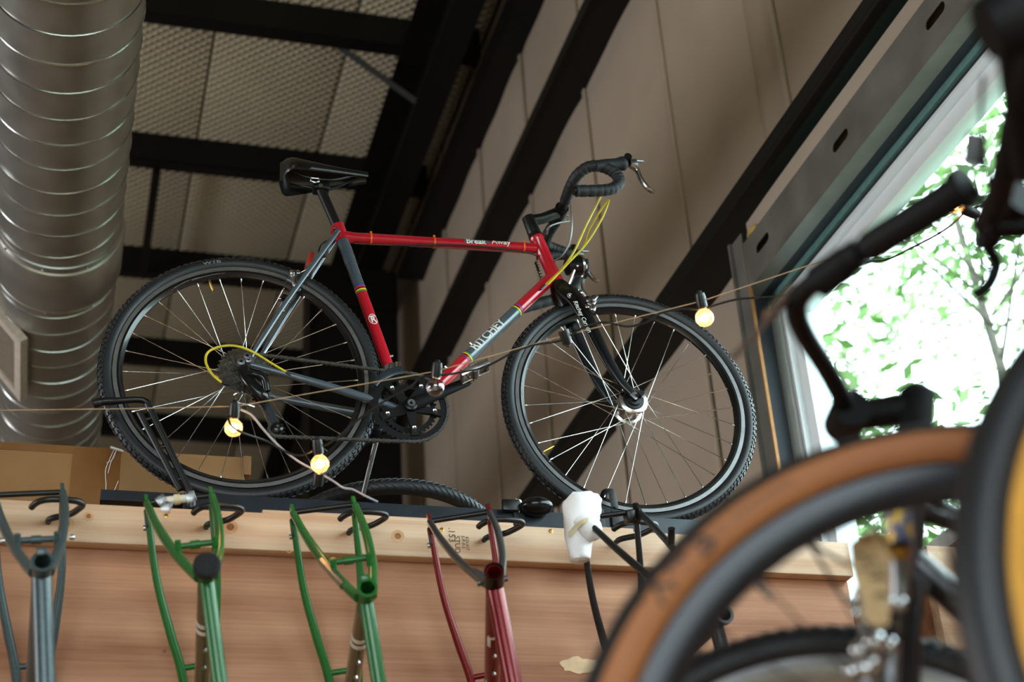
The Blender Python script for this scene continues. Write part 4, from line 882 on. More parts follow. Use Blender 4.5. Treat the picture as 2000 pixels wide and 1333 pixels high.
# ------------------------------------------------------------------ hooks and hanging frames
VINYL = mat('black_vinyl', (24, 24, 25), 0.4)
def hook(spx, spy, label):
    """screw-in hook lying level: out from the rail, round to one side and back across under the axle"""
    s0 = onY(spx, spy, RY); q = [(0, 0.02, 0), (0, -0.012, 0), (0.012, -0.026, 0.001), (0.040, -0.038, 0.004), (0.056, -0.060, 0.006), (0.066, -0.086, 0.007), (0.056, -0.104, 0.007), (0.030, -0.112, 0.006), (0.0, -0.112, 0.005), (-0.020, -0.104, 0.003), (-0.032, -0.088, 0.0), (-0.036, -0.078, -0.003)]
    S_ = spline([s0 + V(p_) for p_ in q], 6); return tag(MB().tube(S_, [0.0062] * 6 + [0.0070] * (len(S_) - 8) + [0.0062, 0.004], 10).build('bicycle_hook', VINYL), label, 'hook', 'hooks along the shelf rail')

def frame_axes(yaw, pit, rol):
    M = Matrix.Rotation(math.radians(yaw), 3, 'Z') @ Matrix.Rotation(math.radians(pit), 3, 'X') @ Matrix.Rotation(math.radians(rol), 3, 'Y')
    return M @ V((0, 0, -1)), M @ V((0, -1, 0)), M @ V((-1, 0, 0))
def hanging_frame(name, label, O_, angs, mats, r_tt=0.0145, r_st=0.0155, r_dt=0.0165, r_ss=0.008, r_cs=0.0112, studs=True, collar=True, ss_bow=0.0, bridge_t=0.62):
    """bare frame hung nose-down from its rear axle; mats: main, stays, dropouts"""
    fm = thing(name, label, 'bicycle frame', O_, 'bare frames hanging from the rail', axes=frame_axes(*angs))
    B_ = V((0.425, -0.07, 0)); S_ = V((0.273, 0.427, 0)); T_ = V((0.259, 0.470, 0)); Ht = V((0.815, 0.475, 0)); Hb = V((0.850, 0.360, 0))
    M0, M1, M2 = mats
    d = (T_ - B_).normalized(); 
    MB().rev([(r_st, 0), (r_st, (T_ - B_).length), (r_st - 0.0022, (T_ - B_).length), (r_st - 0.0022, 0.1)], B_, d, 24, loop=False).build('seat_tube', M0, fm)
    MB().tube([S_ + V((0.005, 0, 0)), Ht + V((0, -0.02, 0))], r_tt, 20).build('top_tube', M0, fm)
    MB().tube([B_, Hb + V((-0.01, 0.02, 0))], r_dt, 20).build('down_tube', M0, fm)
    MB().rev([(0.0185, -0.005), (0.0185, (Hb - Ht).length + 0.005), (0.0155, (Hb - Ht).length + 0.005), (0.0155, -0.005)], Ht, Hb - Ht, 24).build('head_tube', M0, fm)
    MB().rev([(0.0205, -0.036), (0.0205, 0.036), (0.017, 0.036), (0.017, -0.036)], B_, Z3, 24).build('bottom_bracket_shell', M0, fm)
    for s in (1, -1):
        P_ = spline([(0.022, -0.004, 0.0665 * s), (0.16, -0.028, 0.062 * s), (0.27, -0.046, 0.046 * s), (0.335, -0.057, 0.034 * s), (0.41, -0.069, 0.026 * s)], 6)
        n = len(P_); MB().tube(P_, [r_cs * (0.72 + 0.28 * min(1, 2.2 * i / n)) for i in range(n)], 14, flat=0.85, up=(0, 1, 0)).build('chain_stay', M0 if M1 is not CARB else M0, fm)
        P_ = spline([(0.010, 0.022, 0.0665 * s), (0.09, 0.150, 0.060 * s), (0.185, 0.298, 0.042 * s + ss_bow * s), (0.245, 0.388, 0.022 * s + ss_bow * s), (0.268, 0.425, 0.013 * s)], 6)
        n = len(P_); MB().tube(P_, [r_ss * (0.82 + 0.18 * min(1, 3 * i / n)) for i in range(n)], 14).build('seat_stay', M1, fm)
        MB().prism([(-0.016, 0.004), (-0.013, 0.013), (0.002, 0.026), (0.014, 0.028), (0.026, 0.010), (0.036, -0.002), (0.026, -0.014), (0.004, -0.012), (-0.004, -0.006), (-0.010, -0.005), (-0.014, -0.005)], (0, 0, 0.0665 * s - 0.0035), (1, 0, 0), (0, 1, 0), (0, 0, 0.007)).build('dropout', M2, fm)
        if studs:
            q = lerp(V((0.09, 0.150, 0.060 * s)), V((0.245, 0.388, 0.022 * s + ss_bow * s)), 0.66); MB().tube([q, q + V((-0.022, 0.014, 0.0))], 0.0062, 10).build('brake_stud', M2, fm)
    q = lerp(V((0.010, 0.022, 0)), V((0.268, 0.425, 0)), bridge_t); w_ = 0.0665 * (1 - bridge_t) + 0.028 * bridge_t; MB().tube([q + V((0, 0, -w_)), q + V((0, 0, w_))], 0.0062, 10).build('brake_bridge', M1, fm)
    MB().tube([q + V((0, 0, -0.009)), q + V((0, 0, 0.009))], 0.0085, 12).build('bridge_boss', M1, fm)
    MB().tube([(0.345, -0.058, -0.034), (0.345, -0.058, 0.034)], 0.0065, 10).build('chain_stay_bridge', M0, fm)
    MB().tube([(0.004, 0.004, -0.062), (0.004, 0.004, 0.062)], 0.0062, 12).build('dummy_axle', BLACK, fm)
    MB().box((0.035, -0.008, 0.0705), (0.040, 0.016, 0.006), b=0.002).build('hanger', BLACK, fm)
    MB().tube([(0.052, -0.016, 0.068), (0.052, -0.016, 0.078)], 0.006, 10).build('hanger_bolt', SILVER, fm)
    for t in (0.40, 0.54):
        q = lerp(B_, S_, t); nn = V((d.y, -d.x, 0)); MB().tube([q + nn * (r_st - 0.002), q + nn * (r_st + 0.006)], 0.0042, 8).build('bottle_bolt', SILVER, fm)
    if collar:
        MB().rev([(r_st + 0.0002, -0.012), (r_st + 0.0035, -0.012), (r_st + 0.0035, 0.0), (r_st + 0.0002, 0.0)], T_, d, 22).build('seat_collar', M2, fm)
        MB().box(T_ - d * 0.006 + V((-0.020, 0, 0)), (0.014, 0.012, 0.018), b=0.002).build('collar_ears', M2, fm)
    return fm, B_, S_, T_, d
GRN = mat('green_frame_enamel', (40, 104, 46), 0.22, 0, var=(6, (32, 88, 38), 0.35), coat=0.0, spec=0.32)
SLATE = mat('slate_frame_enamel', (70, 84, 86), 0.3, 0.15, var=(160, (54, 66, 68), 0.3), coat=0.0, spec=0.35)
WINE = mat('wine_red_frame_enamel', (124, 22, 24), 0.25, 0.3, var=(160, (98, 14, 18), 0.3), coat=0.15, spec=0.4)
MBLK = mat('satin_black_frame', (22, 23, 25), 0.38, 0.1)
HOOKS = []
f1, B_, S_, T_, d_ = hanging_frame('hanging_frame', 'green frame with a round black cap on its seat tube', (0.204, 3.021, 1.310), (-2.2, 7.6, -9.4), (GRN, GRN, GRN), collar=False, r_ss=0.0096, r_tt=0.0140)
MB().lathe([(0.022, -0.012), (0.0245, -0.008), (0.0245, 0.006), (0.021, 0.009), (0.004, 0.0095)], T_, d_, 32).build('foam_cap', mat('black_foam', (20, 20, 21), 0.9, bump=(200, 0.3)), f1)
MB().tube([(0.004, 0.004, 0.030), (0.004, 0.004, -0.020)], 0.0090, 12).build('plastic_sleeve', FILM, f1); MB().tube([(0.004, 0.004, 0.010), (0.004, 0.004, -0.002)], 0.0115, 12).build('masking_tape', mat('masking_tape', (214, 198, 160), 0.7), f1)
for (x0, z0, a) in ((0.0, 0.036, 0.5), (0.016, 0.028, -0.4), (0.0, -0.024, 0.2)): MB().box((0.004 + x0, 0.012, z0), (0.024, 0.003, 0.022), Matrix.Rotation(a, 3, 'Y'), b=0.001).build('plastic_flag', clear('cloudy_film', (225, 225, 225), 0.5, 0.25), f1)
f2, B2, S2, T2, d2 = hanging_frame('hanging_frame', 'green frame with an open seat tube and bare metal stripe on one seat stay', (0.509, 3.021, 1.306), (-4.0, 10.2, -9.0), (GRN, GRN, GRN), r_ss=0.0096, r_tt=0.0140)
for fm in (f1, f2):
    for t in (0.64, 0.69):
        q = lerp(B_, S_, t); MB().tube([q, q + (S_ - B_).normalized() * 0.014], 0.0160, 20).build('white_band', WHITE, fm)
    MB().tube([lerp(B_, S_, 0.05), lerp(B_, S_, 0.93)], 0.01575, 20).build('olive_seat_tube_paint', mat('olive_enamel', (60, 66, 24), 0.2, 0, coat=0.5), fm)
q0, q1 = V((0.165, 0.275, 0.0525)), V((0.236, 0.383, 0.0315)); MB().tube([q0, q1], 0.0078, 10).build('frame_protector', SILVER, f2)
f3, _, _, _, _ = hanging_frame('hanging_frame', 'slate grey frame with a thick top tube hanging next to the green ones', (-0.098, 3.026, 1.307), (2.3, 7.2, -6.9), (SLATE, SLATE, SLATE), r_tt=0.0178, r_st=0.0165, r_dt=0.018, r_ss=0.0096, studs=True)
for s in (1, -1): MB().sph(V((0.176, 0.30, s * 0.062)), 0.006, 10).build('rack_bolt', SILVER, f3)
f4, B4, S4, T4, d4 = hanging_frame('hanging_frame', 'wine red frame with black carbon seat stays and a silver clamp', (0.812, 3.026, 1.305), (-11.6, 5.5, -7.7), (WINE, mat('bare_carbon', (58, 60, 62), 0.3, 0.2, coat=0.6), WINE), r_tt=0.0175, r_st=0.0158, r_dt=0.0185, r_ss=0.0082, r_cs=0.0105, studs=False, collar=False, bridge_t=0.97)
MB().rev([(0.0162, -0.040), (0.0192, -0.040), (0.0192, 0.004), (0.0162, 0.004)], T4, d4, 24).build('seat_lug', CARB, f4)
MB().tube(spline([V((0.225, 0.358, 0.026)), V((0.250, 0.395, 0.006)), V((0.250, 0.395, -0.006)), V((0.225, 0.358, -0.026))], 5), 0.0095, 12).build('monostay_yoke', MATS['bare_carbon'], f4)
q = lerp(B4, S4, 0.235); MB().rev([(0.0160, -0.008), (0.0186, -0.008), (0.0186, 0.008), (0.0160, 0.008)], q, d4, 22).build('front_derailleur_clamp', SILVER, f4); MB().box(q + V((0.0, 0.004, 0.026)), (0.022, 0.014, 0.014), b=0.003).build('clamp_bolt_block', SILVER, f4)
nn = V((d4.y, -d4.x, 0)); k = MB()
q = lerp(B4, S4, 0.60)
for (x0, x1, a0, a1) in ((0.0, 0.036, 0.5, 0.95), (0.030, 0.040, 0.0, 0.9)):
    k.add([q + d4 * x_ + (nn * math.cos(a) + Z3 * math.sin(a)) * 0.0162 for (x_, a) in ((x0, a0), (x1, a0), (x1, (a0 + a1) / 2), (x1, a1), (x0, a1), (x0, (a0 + a1) / 2))], [[0, 1, 2, 3, 4, 5]])
k.build('white_decal', WHITE, f4, fix=False)
f5, _, _, _, _ = hanging_frame('hanging_frame', 'satin black frame with one dropout wrapped in white foam', (1.149, 2.983, 1.311), (2.9, 15.0, -11.2), (MBLK, MBLK, MBLK), r_tt=0.0145, r_ss=0.0082, r_cs=0.0105)
for s in (-1,):
    q = V((0.10, 0.165, 0.058 * s)); MB().tube([q, q + V((-0.036, 0.021, 0))], 0.0080, 12).build('canti_boss', BLACK, f5)
MB().box((0.015, 0.004, -0.048), (0.030, 0.030, 0.022), b=0.004).build('axle_clamp', BLACK, f5)
for px, py, nm in ((403, 1031, 'the green frame with the round cap'), (682, 1042, 'the green frame with the open seat tube'), (95, 1021, 'the slate grey frame'), (946, 1056, 'the wine red frame'), (1204, 1060, 'the black frame with foam')):
    hook(px, py, 'black vinyl hook in the rail carrying ' + nm)
# white foam bag round the black frame's dropout
FY = 2.985; fp = lambda px, py, dy=0.0: onY(px, py, FY + dy)
fo = thing('foam_wrap', 'crumpled white foam sheet taped round a dropout of the black frame', 'foam wrap', fp(1133, 1095))
FOAM = mat('white_packing_foam', (240, 238, 238), 0.75, 0, var=(40, (228, 226, 228), 0.3), bump=(160, 0.12))
secs = [(1112, 969, 8), (1130, 971, 27), (1134, 978, 34), (1136, 990, 37), (1136, 1002, 37), (1135, 1016, 35), (1133, 1030, 31), (1131, 1045, 28), (1131, 1060, 25), (1132, 1075, 22), (1133, 1088, 20.5), (1133, 1095, 19)]
k = MB(); nsec = 26
for (px, py, hw) in secs:
    c = fp(px, py); rx = (fp(px + hw, py) - fp(px - hw, py)).length / 2; ry = min(rx, 0.034) * 0.85; t = (py - 969) / 126
    for j in range(nsec):
        a = 2 * PI * j / nsec; f_ = 1 + 0.035 * math.sin(3 * a + 5 * t) + 0.03 * math.sin(5 * a - 11 * t)
        k.v.append(c + V((math.cos(a) * rx * f_, math.sin(a) * ry * f_, 0.010 * math.cos(a) * (1 - t) ** 2)))
for i in range(len(secs) - 1):
    for j in range(nsec): k.f.append([i * nsec + j, i * nsec + (j + 1) % nsec, (i + 1) * nsec + (j + 1) % nsec, (i + 1) * nsec + j])
k.f.append(list(range(nsec))); k.f.append([(len(secs) - 1) * nsec + j for j in range(nsec)]); k.build('foam_sleeve', FOAM, fo, sharp=80)
MB().tube([fp(1138, 1026, -0.01), fp(1156, 1036, -0.03), fp(1164, 1044, -0.04)], [0.030, 0.027, 0.018], 20).build('foam_collar', FOAM, fo, sharp=80)
MB().tube([fp(1150, 985), fp(1168, 978, 0.0), fp(1174, 980)], [0.026, 0.016, 0.006], 16).build('foam_fold', FOAM, fo, sharp=80)
MB().tube(spline([fp(1112, 1046, -0.026), fp(1125, 1030, -0.036), fp(1142, 1018, -0.048), fp(1160, 1014, -0.042)], 5), 0.006, 8, flat=0.12, up=(0, 0, 1)).build('tape_strip', MATS['masking_tape'], fo)

# ------------------------------------------------------------------ string lights
wire_pts = [at(-260, 806, 3.25), at(0, 802, 3.22), at(240, 799, 3.20), at(462, 794, 3.2), at(850, 706 + 20, 3.2), at(1105, 655, 3.2), at(1372, 588, 3.2), at(1620, 505, 3.15), at(1895, 404, 3.1), at(2300, 300, 3.0)]
tag(MB().tube(wire_pts, 0.0011, 6).build('support_wire', mat('tan_wire', (206, 176, 140), 0.45, 0.4)), 'thin taut tan wire strung across in front of the bicycle', 'wire')
cb = [at(458, 806, 3.2), at(447, 815, 3.19), at(452, 832, 3.17), at(474, 846, 3.17), at(520, 862, 3.2), at(560, 884, 3.2), at(588, 890, 3.2), at(618, 876, 3.2), at(650, 862, 3.2), at(700, 820, 3.2), at(760, 778, 3.2), at(800, 757, 3.2), at(822, 738, 3.2), at(850, 735, 3.2), at(900, 728, 3.2), at(950, 716, 3.2), at(1000, 690, 3.2), at(1040, 675, 3.2), at(1085, 668, 3.2), at(1106, 661, 3.2), at(1140, 640, 3.2), at(1180, 630, 3.2), at(1225, 638, 3.2), at(1262, 630, 3.2), at(1290, 612, 3.2), at(1330, 604, 3.2), at(1372, 603, 3.2), at(1440, 585, 3.2), at(1530, 577, 3.18), at(1600, 545, 3.15), at(1690, 514, 3.14), at(1730, 508, 3.14), at(1790, 480, 3.12), at(1850, 446, 3.1), at(1885, 416, 3.1), at(1930, 398, 3.1), at(2100, 350, 3.05)]
CORD = mat('black_cord', (18, 17, 17), 0.45)
tag(MB().tube(spline(cb, 6), 0.0024, 8).build('light_cord', CORD), 'sagging black cord carrying the string light sockets', 'cord')
tag(MB().tube(spline([at(470, 800, 3.22), at(492, 812, 3.23), at(515, 840, 3.24), at(545, 872, 3.25), at(580, 900, 3.26), at(612, 918, 3.27), at(650, 940, 3.28), at(670, 953, 3.28), at(690, 957, 3.28), at(715, 970, 3.26), at(738, 981, 3.26)], 6), 0.0024, 8).build('grey_cord', mat('grey_cord_pvc', (150, 154, 166), 0.4)), 'loose grey cord drooping below the rear wheel', 'cord')
HOT = emit('hot_filament', (255, 186, 116), 95.0)
LITG = clear('lit_bulb_glass', (255, 246, 236), 0.35, 0.03, scatter=((255, 236, 214), 0.10)); DIMG = clear('unlit_bulb_glass', (206, 196, 202), 0.7, 0.05)
def bulb(px, py, d, up_px, up_py, lit, label, r=0.0195):
    c = at(px, py, d); ax = (at(up_px, up_py, d) - c).normalized()
    t = thing('string_light_bulb', label, 'light bulb', c, 'bulbs of the string lights')
    if lit is not None:
        nk = c + ax * (r * 0.93); prof = [(r * math.sin(a), -r * math.cos(a)) for a in [PI * i / 20 for i in range(1, 18)]] + [(0.0085, r * 1.05), (0.0085, r * 1.25)]
        MB().lathe(prof, c, ax, 28).build('globe', LITG if lit else DIMG, t, sharp=60)
        m = MB(); q = frame_of(ax)
        if lit: m.sph(c, 0.0085, 12, (1, 1, 1.1)); m.build('filament', HOT, t)
        else:
            m.tube([c + q[0] * (0.006 * math.cos(i * 0.8)) + q[1] * (0.006 * math.sin(i * 0.8)) + ax * (0.0006 * (i % 3) - 0.002) for i in range(22)], 0.0006, 5); m.build('filament', DULL, t)
        MB().tube([c + ax * 0.004, c + ax * r * 1.1], 0.0016, 8).build('filament_stem', BRASS, t)
        MB().lathe([(0.0085, 0), (0.009, 0.004), (0.009, 0.010)], c + ax * r * 0.98, ax, 20).build('screw_base', BRASS, t)
    MB().lathe([(0.0112, 0), (0.0112, 0.020), (0.0098, 0.030), (0.006, 0.032)], c + ax * r * 1.12, ax, 20).build('socket', BLACK, t)
    MB().box(c + ax * (r * 1.12 + 0.032), (0.010, 0.006, 0.010), b=0.002).build('socket_clip', BLACK, t)
    return t
bulb(456, 836, 3.2, 458, 800, True, 'lit globe bulb hanging in front of the rear wheel spokes under the hub')
bulb(625, 907, 3.2, 621, 875, True, 'lit globe bulb in front of the rear tyre above the green frame')
t = MB(); c0 = at(622, 930, 3.21); t.lathe([(0.0105, 0), (0.0112, 0.004), (0.0112, 0.026), (0.009, 0.028)], at(620, 950, 3.21), at(623, 925, 3.21) - at(620, 950, 3.21), 20)
tag(t.build('empty_socket', BLACK), 'empty black socket just below the lit bulb at the rear tyre', 'socket')
bulb(850, 757, 3.2, 852, 735, False, 'unlit clear globe bulb in front of the crankset')
bulb(1376, 621, 3.2, 1370, 592, True, 'lit globe bulb beside the tread of the front wheel')
bulb(1096, 634, 3.2, 1103, 655, None, 'black socket without a bulb on the cord beside the fork', 0.012)
bulb(1866, 402, 3.1, 1884, 410, True, 'glowing bulb against the window beside the bar grip', 0.0165)

# ------------------------------------------------------------------ bicycles close by
TAN = mat('tan_sidewall', (156, 98, 52), 0.65, 0, var=(7, (136, 78, 38), 0.35)); GOLD = mat('gold_rim', (206, 146, 36), 0.35, 0.2)
DARK = mat('dark_bike_paint', (20, 20, 22), 0.3, 0.1, coat=0.4); GREYP = mat('grey_sparkle_paint', (96, 96, 98), 0.35, 0.4)
shub = (0.020, 0.030, [(0.006, -0.052), (0.010, -0.048), (0.012, -0.034), (0.024, -0.033), (0.024, -0.029), (0.013, -0.024), (0.012, 0.024), (0.024, 0.029), (0.024, 0.033), (0.012, 0.034), (0.010, 0.048), (0.006, 0.052)])
def upright(name, label, hub, yaw, wheelargs, back=1.0):
    """bike axes for a machine facing left: x = forward, y = up, z = its far side turned away"""
    n = V((math.sin(math.radians(yaw)), -math.cos(math.radians(yaw)), 0)); f = V((-n.y, n.x, 0)) * -1.0; u = V((0, 0, 1))
    f = u.cross(n) * -1 if (u.cross(n)).x > 0 else u.cross(n)
    z = f.cross(u); return thing(name, label, 'bicycle', V((hub[0], hub[1], -1.6 + 0.0)) if False else V(hub), axes=(f, u, z)), n, z
def loc(t, p):
    return t.matrix_world.inverted() @ (V(p) + V((0, 0, H)))
# -- bike with the tan tyre
b1, n1, z1 = upright('city_bicycle', 'bicycle with a tan-walled black tyre standing in front of the hanging frames', (0.718, 1.054, 0.204), -18.6, None)
sg = 1 if z1.dot(n1) > 0 else -1
w = bike_wheel(b1, 'front_wheel', Matrix.Identity(4) if sg > 0 else Matrix.Rotation(PI, 4, 'Y'), 0.360, 0.0225, (RUBBER, mat('dark_rim', (26, 26, 30), 0.35, 0.3), BLACK, BLACK), 32, shub, rim_in=0.286, knobs=False, side=TAN, spoke_r=0.0011, track=False, rim_w=0.0135)
INKT = mat('tyre_print', (44, 34, 28), 0.7)
Af = lambda px, py: (lambda q: math.atan2(q.y, q.x))(loc(b1, onplane(px, py)))
def onplane(px, py, o=V((0.718, 1.054, 0.204)), n=n1): r_ = ray(px, py); return r_ * (o.dot(n) / r_.dot(n))
def ang_of(px, py):
    q = loc(b1, onplane(px, py)); a = math.atan2(q.y, q.x); return a if sg > 0 else PI - a
ring_text(w, 'WTB', 0.025, ang_of(1318, 1130), 0.3355, 0.0225, 0.3375, INKT, bold=0.02, wide=1.5)
ring_text(w, '=== ========', 0.012, ang_of(1455, 1010), 0.3360, 0.0225, 0.3375, INKT, wide=1.2)
def bike_front(t, hubl, crown, hs, paint, fork_paint, zs, ends=None):
    """fork, head tube and the front ends of the frame, from world points"""
    h, c, s_ = V((0, 0, 0)), loc(t, crown), loc(t, hs)
    fk_ = part('fork', t)
    for s in (1, -1):
        P_ = spline([h + V((0, 0, s * 0.052)), lerp(h, c, 0.35) + V((-0.012, 0, s * 0.052)), lerp(h, c, 0.8) + V((0, 0, s * 0.048)), c + V((0, 0.0, s * 0.036))], 6)
        MB().tube(P_, [0.008 + 0.007 * i / (len(P_) - 1) for i in range(len(P_))], 14).build('fork_blade', fork_paint, fk_)
    MB().tube([c + V((0, 0, -0.042)), c + V((0, 0, 0.042))], 0.0175, 16).build('fork_crown', fork_paint, fk_)
    a = (s_ - c).normalized(); MB().tube([c + a * 0.02, s_ - a * 0.03], 0.0185, 22).build('head_tube', paint, t)
    MB().tube([s_ - a * 0.035, s_ + a * 0.02], [0.021, 0.018], 20).build('headset', BLACK, t); MB().tube([s_, s_ + a * 0.055], 0.0148, 18).build('steerer', BLACK, t)
    tl_, dl_ = s_ - a * 0.055, c + a * 0.045; seat = V((c.x - 0.60 * 1.0, c.y + 0.10, 0)); bb_ = V((c.x - 0.47, c.y - 0.44, 0))
    if ends:
        A_, B_, C_, D_ = [loc(t, p_) for p_ in ends]; tl_, dl_ = A_, C_; seat = A_ + (B_ - A_).normalized() * 0.56; bb_ = C_ + (D_ - C_).normalized() * 0.62
    MB().tube([tl_, seat], 0.0145, 18).build('top_tube', paint, t); MB().tube([dl_, bb_], 0.0175, 18).build('down_tube', paint, t)
    MB().tube([bb_, seat + (seat - bb_).normalized() * 0.06], 0.0155, 18).build('seat_tube', paint, t)
    MB().tube([bb_ + V((0, 0, -0.034)), bb_ + V((0, 0, 0.034))], 0.0205, 18).build('bottom_bracket_shell', paint, t)
    rr = V((bb_.x - 0.43, 0.0, 0))
    for s in (1, -1):
        MB().tube([bb_ + V((0, 0, 0.02 * s)), rr + V((0, 0, 0.064 * s))], [0.011, 0.008], 12).build('chain_stay', paint, t); MB().tube([seat + V((0, 0, 0.014 * s)), rr + V((0, 0, 0.064 * s))], 0.0078, 12).build('seat_stay', paint, t)
    sdd = (seat - bb_).normalized(); top_ = seat + sdd * 0.2; MB().tube([seat, top_], 0.0138, 14).build('seat_post', BLACK, t)
    MB().sph(top_ + V((0.0, 0.02, 0)), 0.12, 18, (1.0, 0.25, 0.55)).build('saddle', MATS['saddle_leather'], t)
    return c, s_, a, rr
c, s_, a, rr = bike_front(b1, None, onplane(2078, 745), onplane(2110, 425), DARK, DARK, 1)
bike_wheel(b1, 'rear_wheel', Matrix.Translation(rr) @ (Matrix.Identity(4) if sg > 0 else Matrix.Rotation(PI, 4, 'Y')), 0.360, 0.0225, (RUBBER, MATS['dark_rim'], BLACK, BLACK), 32, shub, rim_in=0.286, knobs=False, side=TAN, track=False, rim_w=0.0135)
# its stem, bar and levers seen against the window
hb1 = part('handlebar', b1); W_ = lambda px, py, d: loc(b1, at(px, py, d))
clp = W_(1968, 318, 1.47)
MB().tube([s_ + a * 0.045, clp], 0.0165, 16).build('stem', MATTE, hb1)
MB().tube(spline([W_(2080, 20, 1.20), W_(2010, 130, 1.30), clp, W_(1945, 400, 1.56), W_(1925, 440, 1.62)], 6), [0.0135] * 25, 14).build('bar', MATTE, hb1)
MB().tube([W_(1925, 60, 1.22), W_(1990, 30, 1.22), W_(2060, 20, 1.22)], [0.026, 0.034, 0.03], 14).build('grip', MATTE, hb1)
MB().tube([W_(1974, 100, 1.30), W_(2010, 330, 1.44)], [0.012, 0.016], 12).build('bar_extension', MATTE, hb1)
MB().tube(spline([W_(1905, 262, 1.52), W_(1899, 295, 1.52), W_(1895, 322, 1.52)], 4), 0.0085, 12).build('lever_blade', MATS['grey_sparkle_paint'], hb1); MB().tube([W_(1912, 268, 1.53), W_(1908, 326, 1.53)], 0.0085, 10).build('lever_back', MATTE, hb1)
MB().sph(W_(1955, 305, 1.5), 0.0085, 12).build('clamp_end', MATTE, hb1); MB().sph(W_(1992, 290, 1.5), 0.0105, 12).build('clamp_end', MATTE, hb1)
MB().tube(spline([W_(1990, 380, 1.58), W_(1955, 410, 1.6), W_(1940, 440, 1.62), W_(1930, 478, 1.63), W_(1944, 508, 1.64), W_(1943, 530, 1.64), W_(1928, 560, 1.64), W_(1903, 578, 1.64)], 6), [0.024] * 7 + [0.020] * 6 + [0.014] * 6 + [0.0072] * 24, 12).build('brake_lever', MATTE, hb1)
MB().box(W_(1972, 425, 1.6), (0.06, 0.045, 0.03), b=0.01).build('lever_body', MATTE, hb1)
for P_ in ([W_(1920, 150, 1.4), W_(1916, 230, 1.45), W_(1924, 300, 1.5), W_(1932, 370, 1.55), W_(1945, 410, 1.58)], [W_(1878, 430, 1.6), W_(1890, 470, 1.6), W_(1910, 510, 1.62), W_(1935, 535, 1.62)], [W_(1972, 470, 1.6), W_(1990, 510, 1.6), W_(2010, 540, 1.6)]): MB().tube(spline(P_, 6), 0.0020, 6).build('brake_cable', MATTE, hb1)

# -- bike behind it: black tyre, silver rim, swept bar
b2, n2, z2 = upright('cruiser_bicycle', 'black bicycle with rim brakes and a swept handlebar against the window', (0.779, 1.441, 0.161), -15.4, None)
s2 = 1 if z2.dot(n2) > 0 else -1
M_ = Matrix.Identity(4) if s2 > 0 else Matrix.Rotation(PI, 4, 'Y')
SR = mat('silver_rim', (176, 172, 166), 0.4, 0.5)
bike_wheel(b2, 'front_wheel', M_, 0.350, 0.020, (RUBBER, SR, SPOKE, DULL), 32, shub, rim_in=0.289, knobs=True)
op2 = lambda px, py: (lambda r_: r_ * (V((0.779, 1.441, 0.161)).dot(n2) / r_.dot(n2)))(ray(px, py))
c, s_, a, rr = bike_front(b2, None, op2(1768, 1168), op2(1786, 862), DARK, DARK, 1, (op2(1778, 988), op2(1885, 1024), op2(1774, 1090), op2(1872, 1178)))
MB().tube([lerp(c, s_, 0.1), lerp(c, s_, 0.75)], 0.0190, 20).build('head_badge_sleeve', DARK, b2)
bike_wheel(b2, 'rear_wheel', Matrix.Translation(rr) @ M_, 0.350, 0.020, (RUBBER, SR, SPOKE, DULL), 32, shub, rim_in=0.289, knobs=False)
hb2 = part('handlebar', b2); W2 = lambda px, py, d: loc(b2, at(px, py, d)); cl2 = W2(1655, 815, 1.80)
st2 = s_ + a * 0.045
MB().tube([st2, cl2], 0.019, 16).build('stem', MATTE, hb2); MB().tube([st2 - a * 0.03, st2 + a * 0.018, st2 + a * 0.026], [0.0215, 0.0215, 0.014], 18).build('stem_cap', MATTE, hb2)
MB().tube([cl2 + V((0.0, 0, -0.026)), cl2 + V((0, 0, 0.026))], 0.024, 16).build('bar_clamp', MATTE, hb2)
nb = [cl2, W2(1640, 770, 1.77), W2(1612, 718, 1.73), W2(1575, 660, 1.67), W2(1556, 615, 1.635), W2(1562, 580, 1.61), W2(1600, 545, 1.58), W2(1660, 505, 1.55), W2(1720, 466, 1.52)]
MB().tube(spline(nb, 6), [0.0150] * 3 + [0.0118] * 46, 16).build('bar', MATTE, hb2)
def turned(q, a=math.radians(19)):
    dx, dz = q.x - cl2.x, q.z - cl2.z; s = 1 if nb[4].z > cl2.z else -1
    x0, z0 = dx * math.cos(a) - s * dz * math.sin(a), s * dx * math.sin(a) + dz * math.cos(a)
    z0 = -z0; return V((cl2.x + x0 * math.cos(a) + s * z0 * math.sin(a), q.y, cl2.z - s * x0 * math.sin(a) + z0 * math.cos(a)))
fb_ = [cl2] + [turned(q) for q in nb[1:]]
MB().tube(spline(fb_, 5), 0.0125, 14).build('bar', MATTE, hb2)
GR = mat('rubber_grip', (30, 29, 32), 0.7)
for q0, q1 in ((W2(1690, 488, 1.535), W2(1892, 362, 1.46)), ):
    MB().tube([q0, lerp(q0, q1, 0.05), lerp(q0, q1, 0.90), lerp(q0, q1, 0.91), q1], [0.0135, 0.0165, 0.0175, 0.0215, 0.0215], 18).build('grip', MATTE, hb2)
    g2 = [turned(q) for q in (q0, q1)]; MB().tube(g2, 0.0165, 14).build('grip', MATTE, hb2)
    MB().tube([q0 - (q1 - q0).normalized() * 0.035, q0 - (q1 - q0).normalized() * 0.005], 0.0160, 14).build('shift_collar', MATTE, hb2)
    MB().tube([W2(1598, 552, 1.575), W2(1655, 512, 1.55)], 0.018, 14).build('lever_clamp', MATTE, hb2)
MB().tube(spline([W2(1545, 575, 1.62), W2(1510, 610, 1.6), W2(1470, 660, 1.58), W2(1430, 700, 1.56)], 5), 0.0035, 8).build('shift_cable', mat('brown_housing', (86, 66, 58), 0.5), hb2)
